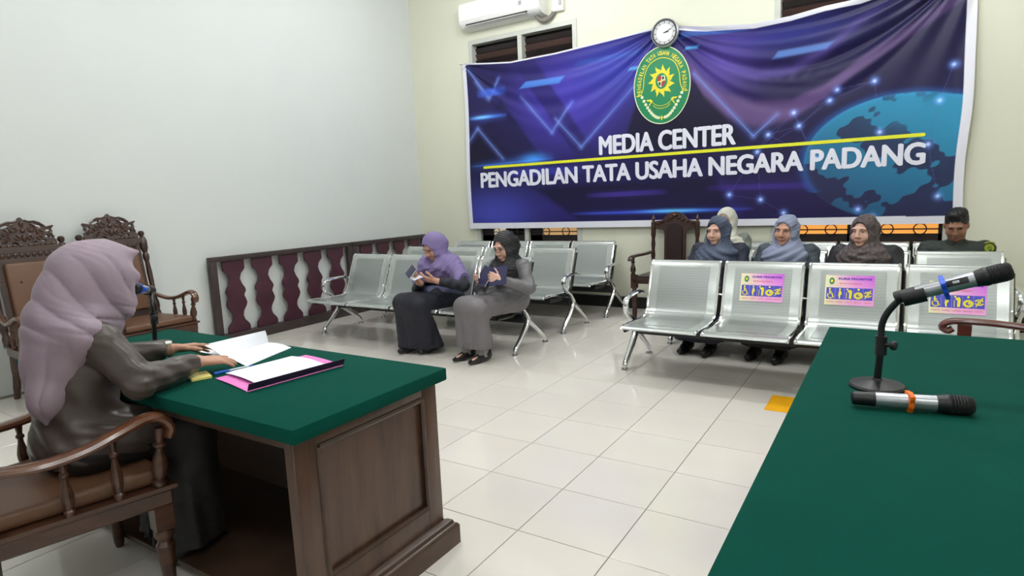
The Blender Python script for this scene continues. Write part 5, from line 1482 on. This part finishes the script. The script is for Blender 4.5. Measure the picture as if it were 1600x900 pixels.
hijab(J, c_purple, drape=.15, width=.225, low=.60, seed=8, fold=.004, arms=.75)
def tunic_edge():
    S = Solid((-.30, .0, .42), (.2, .40, .66), .008); S.ell((-.05, .19, .535), (.13, .10, .05), None, .03); S.cap((-.12, .12, .55), (-.17, -.0, .53), .07, .05, .04); cloth_fold(S, 9, .003); S.build('tunic', c_tunic, J['o'])
tunic_edge()
b = MB(); b.ell((.045, .232, .742), (.006, .006, .014), 8, 6); b.ell((.048, .235, .725), (.005, .005, .010), 8, 6); b.build('brooch', m_eyew, J['o'])
m_nb = mat('booklet_navy', (34, 32, 66), 0.4)
def to_world(J, p): return J['o'].matrix_basis @ Vector(p)
bpy.context.view_layer.update()
bk2 = thing('booklet', 'small navy-covered booklet held open by the woman in purple headscarf', 'booklet', J['o'].location, J['o'].rotation_euler.z)
def leaf_box(c, w, hgt, th, R): b = MB(); return b.box(c, (w, th, hgt), R)
R1 = (Matrix.Rotation(math.radians(-20), 3, 'Z') @ Matrix.Rotation(math.radians(38), 3, 'X') @ Matrix.Rotation(math.radians(-14), 3, 'Y'))
leaf_box((-.035, .455, .745), .15, .105, .004, R1).build('cover', m_nb, bk2)
leaf_box((-.035, .448, .744), .142, .10, .006, R1).build('pages', m_paper, bk2)
R2 = (Matrix.Rotation(math.radians(-20), 3, 'Z') @ Matrix.Rotation(math.radians(75), 3, 'X') @ Matrix.Rotation(math.radians(-6), 3, 'Y'))
leaf_box((-.085, .44, .690), .14, .085, .005, R2).build('page', m_paper, bk2)

# --- 3: the woman with glasses in the silver-grey suit
c_silver = cloth_mat('suit_silver', (112, 110, 114), 0.36, var=.08, sheen=0, bump=.05); c_sksilver = cloth_mat('skirt_silver', (116, 111, 115), 0.5, var=.06)
c_ribbed = cloth_mat('scarf_black_ribbed', (30, 30, 33), 0.5, var=.2)
o, J = person('woman with glasses in black headscarf and silver-grey suit writing in a navy notebook', (-1.585, 2.51, 0), PI-math.radians(16), hb=.0048, hc=.0068, skin=m_skin_l,
    pelvis=(0, 0, .465), chest=(-.05, .04, .675), neck=(-.065, .07, .80), head=(-.075, .115, .938), hr=(.02, .30, .05), sw=.165,
    rw=(.03, .29, .665), lw=(-.245, .325, .690), rd=(-.2, .9, .2), ld=(.72, .45, .28), rn=(-.7, -.2, .3), ln_=(.15, -.75, -.3), rcurl=(.4,)*4, lcurl=(.75, .8, .85, .85),
    rk=(.09, .46, .455), lk=(-.10, .46, .455), ra=(.09, .44, .085), la=(-.085, .41, .085), le=(-.33, .09, .60), lips=mat('lips_pale', (188, 132, 118), .5))
top_garment(J, c_silver, 'jacket', seed=21, fold=.003)
skirt(J, c_sksilver, hem=.12, flare=.09, seed=2, fold=.003)
shoes(J, top=-.004)
def sock_pair():
    for a in (J['ra'], J['la']):
        b = MB(); b.tube([Vector(a+V3(0, .005, -.035)), Vector(a+V3(0, 0, .09))], [.047, .043], 12); b.build('sock', m_sock, J['o'])
sock_pair()
def ribbed_scarf():
    o2 = hijab(J, c_ribbed, drape=.10, width=.165, seed=15, fold=.003)
    me = o2.data; n = len(me.vertices); co = np.empty(n*3, np.float32); me.vertices.foreach_get('co', co); co = co.reshape(-1, 3)
    no = np.empty(n*3, np.float32); me.vertices.foreach_get('normal', no); no = no.reshape(-1, 3)
    R, H = J['R'], J['head']; q = (co-H) @ R; w = np.where(q[:, 2] > -.12, q[:, 2]*.8-q[:, 1]*.6+.25*np.abs(q[:, 0]), q[:, 2]+.6*np.abs(q[:, 0]))
    co += no*(0.0028*np.sin(2*PI*w/.019))[:, None]; me.vertices.foreach_set('co', co.ravel()); me.update()
ribbed_scarf()
H, R = J['head'], J['R']
def hh(x, y, z): return Vector(H+R @ V3(x, y, z))
b = MB()
for s in (-1, 1):
    b.tube([hh(s*.033+.022*math.cos(t), .112-.10*(.033*s+.022*math.cos(t))**2/.05, .001+.014*math.sin(t)) for t in np.linspace(0, 2*PI, 17)], .0020, 6, cap=False)
    b.tube([hh(s*.056, .106, .006), hh(s*.072, .06, .006)], .0018, 6)
b.tube([hh(-.010, .113, .004), hh(0, .116, .007), hh(.010, .113, .004)], .0018, 6)
b.build('glasses', mat('glasses_frame', (60, 26, 28), 0.3), J['o'])
b = MB()
for pl in ([(.05, .155, .80), (.045, .185, .75), (-.03, .20, .70)], [(-.16, .11, .79), (-.11, .165, .75), (-.03, .20, .70)]): b.tube(catmull(pl, 5), .0035, 6)
b.build('lanyard', mat('lanyard_grey', (170, 158, 148), 0.6), J['o'])
nb = thing('notebook', 'open navy notebook held by the woman in the silver-grey suit', 'notebook', J['o'].location, J['o'].rotation_euler.z)
R1 = Matrix.Rotation(math.radians(-8), 3, 'Z') @ Matrix.Rotation(math.radians(30), 3, 'X') @ Matrix.Rotation(math.radians(-10), 3, 'Y')
R2 = Matrix.Rotation(math.radians(20), 3, 'Z') @ Matrix.Rotation(math.radians(30), 3, 'X') @ Matrix.Rotation(math.radians(9), 3, 'Y')
m_nb2 = mat('notebook_navy', (36, 36, 78), 0.4)
for c_, R_ in (((-.075, .355, .715), R1), ((-.225, .335, .725), R2)):
    MB().box(c_, (.155, .006, .165), R_).build('cover', m_nb2, nb)
    MB().box(Vector(c_)+R_ @ Vector((0, -.006, .002)), (.148, .008, .160), R_).build('pages', m_paper, nb)
pen2 = thing('pen', 'white pen held upright over the navy notebook', 'pen', J['o'].location, J['o'].rotation_euler.z)
b = MB(); b.tube([(-.125, .45, .71), (-.095, .425, .80)], .0045, 8); b.build('barrel', m_sw, pen2)
b = MB(); b.tube([(-.129, .453, .698), (-.125, .45, .71)], [.001, .0045], 8); b.build('tip', m_mblack, pen2)

# --- 4, 5, 6: the three women behind the sticker bench
c_n1 = cloth_mat('scarf_navy_print', (44, 52, 74), 0.7, rgb2=(92, 104, 126), vscale=5); c_j1 = cloth_mat('jacket_navy', (36, 38, 58), 0.6)
o, J = person('round-faced woman in dark navy headscarf, leftmost of three behind the sticker bench', (-.05, 3.46, 0), PI-math.radians(8), hb=.0055, skin=m_skin_l,
    pelvis=(0, 0, .465), chest=(0, .0, .70), neck=(-.01, .0, .845), head=(-.005, .02, .985), hr=(-.16, .04, 0), sw=.185, ra=(.1, .40, .08), la=(-.1, .40, .08))
top_garment(J, c_j1, seed=31, fat=1.1); skirt(J, c_j1, hem=.11); shoes(J); hijab(J, c_n1, drape=.14, width=.20, seed=31)
c_n2 = cloth_mat('scarf_blue_grey', (134, 142, 168), 0.7, var=.08); c_j2 = cloth_mat('jacket_slate', (62, 72, 80), 0.6)
o, J = person('woman in pale blue-grey headscarf, middle of three behind the sticker bench', (.50, 3.46, 0), PI-math.radians(10), hb=.0055, skin=m_skin,
    pelvis=(0, 0, .465), chest=(0, .0, .70), neck=(0, .0, .84), head=(.005, .02, .985), hr=(-.06, .04, -.08), sw=.18, ra=(.1, .40, .08), la=(-.1, .40, .08), smile=.12)
top_garment(J, c_j2, seed=41, fat=1.06); skirt(J, c_dark, hem=.11); shoes(J); hijab(J, c_n2, drape=.17, width=.19, seed=44)
c_n3 = cloth_mat('scarf_dark_pattern', (36, 30, 36), 0.7, rgb2=(110, 96, 96), vscale=42); c_j3 = cloth_mat('jacket_black', (34, 32, 38), 0.6)
o, J = person('woman in dark patterned headscarf with brown lanyard, rightmost of three behind the sticker bench', (1.055, 3.46, 0), PI-math.radians(10), hb=.0055, skin=m_skin_l,
    pelvis=(0, 0, .465), chest=(0, .0, .70), neck=(0, .0, .835), head=(.01, .015, .975), hr=(-.26, .03, 0), sw=.185, ra=(.1, .40, .08), la=(-.1, .40, .08))
top_garment(J, c_j3, seed=51, fat=1.06); skirt(J, c_j3, hem=.11); shoes(J); hijab(J, c_n3, drape=.15, width=.195, seed=53)
b = MB()
for s in (-1, 1): b.tube(catmull([(s*.07, .13, .83), (s*.045, .165, .77), (s*.012, .185, .69), (s*.006, .19, .60)], 5), .005, 6)
b.build('lanyard', mat('lanyard_brown', (122, 78, 62), 0.6), J['o'])

# --- 7: the man in the green uniform
c_uni = cloth_mat('uniform_green', (44, 52, 48), 0.7); c_hair = cloth_mat('hair_black', (16, 15, 16), 0.5, var=.3, sheen=0)
o, J = person('man in dark green uniform with round shoulder badge looking down, on the rear right bench', (1.66, 4.32, 0), PI-math.radians(4), hb=.0055, skin=m_skin_d,
    pelvis=(0, 0, .465), chest=(-.01, .02, .685), neck=(-.015, .05, .835), head=(-.01, .105, .970), hr=(-.05, .42, 0), sw=.195, shz=-.060, ears=True, closed=True, ra=(.1, .40, .08), la=(-.1, .40, .08),
    lips=mat('lips_tan', (120, 72, 64), .5))
top_garment(J, c_uni, 'uniform_shirt', seed=61, fat=1.12)
def trousers(J, m):
    S = Solid(J['lo'], J['hi'], .009); p = J['pelvis']; S.ell(p-V3(0, 0, .005), (.17, .125, .09), None, .03)
    for s, k_, a in ((1, J['rk'], J['ra']), (-1, J['lk'], J['la'])): S.cap(p+V3(s*.09, .02, 0), k_, .095, .075, .04); S.cap(k_, a, .075, .055, .03)
    S.build('trousers', m, J['o'])
trousers(J, c_uni); shoes(J)
def man_hair():
    H, R = J['head'], J['R']; S = Solid(H-V3(.16, .18, .16), H+V3(.16, .18, .18), .005)
    def h(x, y, z): return H+R @ V3(x, y, z)
    S.ell(h(0, -.021, .046), (.081, .094, .098), R, .02); S.ell(h(.012, .030, .112), (.050, .045, .032), R, .02); S.ell(h(-.03, -.01, .112), (.045, .05, .032), R, .02); S.ell(h(0, -.06, .0), (.074, .055, .07), R, .02)
    idx = np.nonzero(np.abs(S.F) < .03); X, Y, Z = (S.ax[i][idx[i]] for i in range(3)); S.F[idx] += (.003*np.sin(X*190+Y*60)*np.sin(Y*150+Z*90)).astype(np.float32)
    S.ell(h(0, -.02, -.14), (.12, .14, .075), R, .01, cut=True)
    S.build('hair', c_hair, J['o'])
man_hair()
def badge():
    s = J['ls']; p = Vector(s)+Vector((-.022, .058, .012)); ax = Vector((-.35, .93, .1)).normalized()
    b = MB(); b.lathe([(.033, -.012), (.033, .004), (.028, .006)], p, 20, ax); bd = b.build('shoulder_badge', mat('badge_olive', (152, 168, 30), 0.5), J['o'])
    b = MB(); b.lathe([(.017, 0), (.017, .0085)], p, 16, ax); b.build('badge_centre', mat('badge_green', (110, 132, 34), 0.5), bd)
    b = MB(); u = Vector((0, 0, 1)); sd = ax.cross(u).normalized()
    b.tube([p+ax*.004+sd*x+u*z for x, z in ((-.034, .040), (-.012, .047), (.012, .047), (.034, .040))], .008, 6, flat=(1, .6)); b.build('badge_tab', mat('badge_olive', (152, 168, 30), 0.5), J['o'])
badge()
def collar():
    n = J['neck']
    for s in (-1, 1):
        b = MB(); b.prism([(.0, .0), (.055, .035), (.075, .0), (.03, -.045)], lambda u, v: (n[0]+s*(.012+u*.8), n[1]+.075-u*.5, n[2]-.01+v*.8), lambda u, v: (n[0]+s*(.012+u*.8), n[1]+.084-u*.5, n[2]-.005+v*.8)); b.build('collar', c_uni, J['o'])
collar()

# --- 8: a person hidden behind the navy headscarf
c_cream = cloth_mat('scarf_cream', (206, 204, 192), 0.75); c_grey = cloth_mat('jacket_grey', (120, 126, 118), 0.7)
o, J = person('person in cream headscarf mostly hidden behind the woman in dark navy headscarf', (-.175, 4.32, 0), PI-math.radians(6), hb=.008, hc=.009,
    pelvis=(0, 0, .465), chest=(0, .0, .72), neck=(0, .0, .87), head=(0, .02, 1.03), hr=(-.1, .05, 0), ra=(.1, .40, .08), la=(-.1, .40, .08))
top_garment(J, c_grey, seed=71); skirt(J, c_dark, hem=.11); shoes(J); hijab(J, c_cream, drape=.13, width=.19, seed=73)
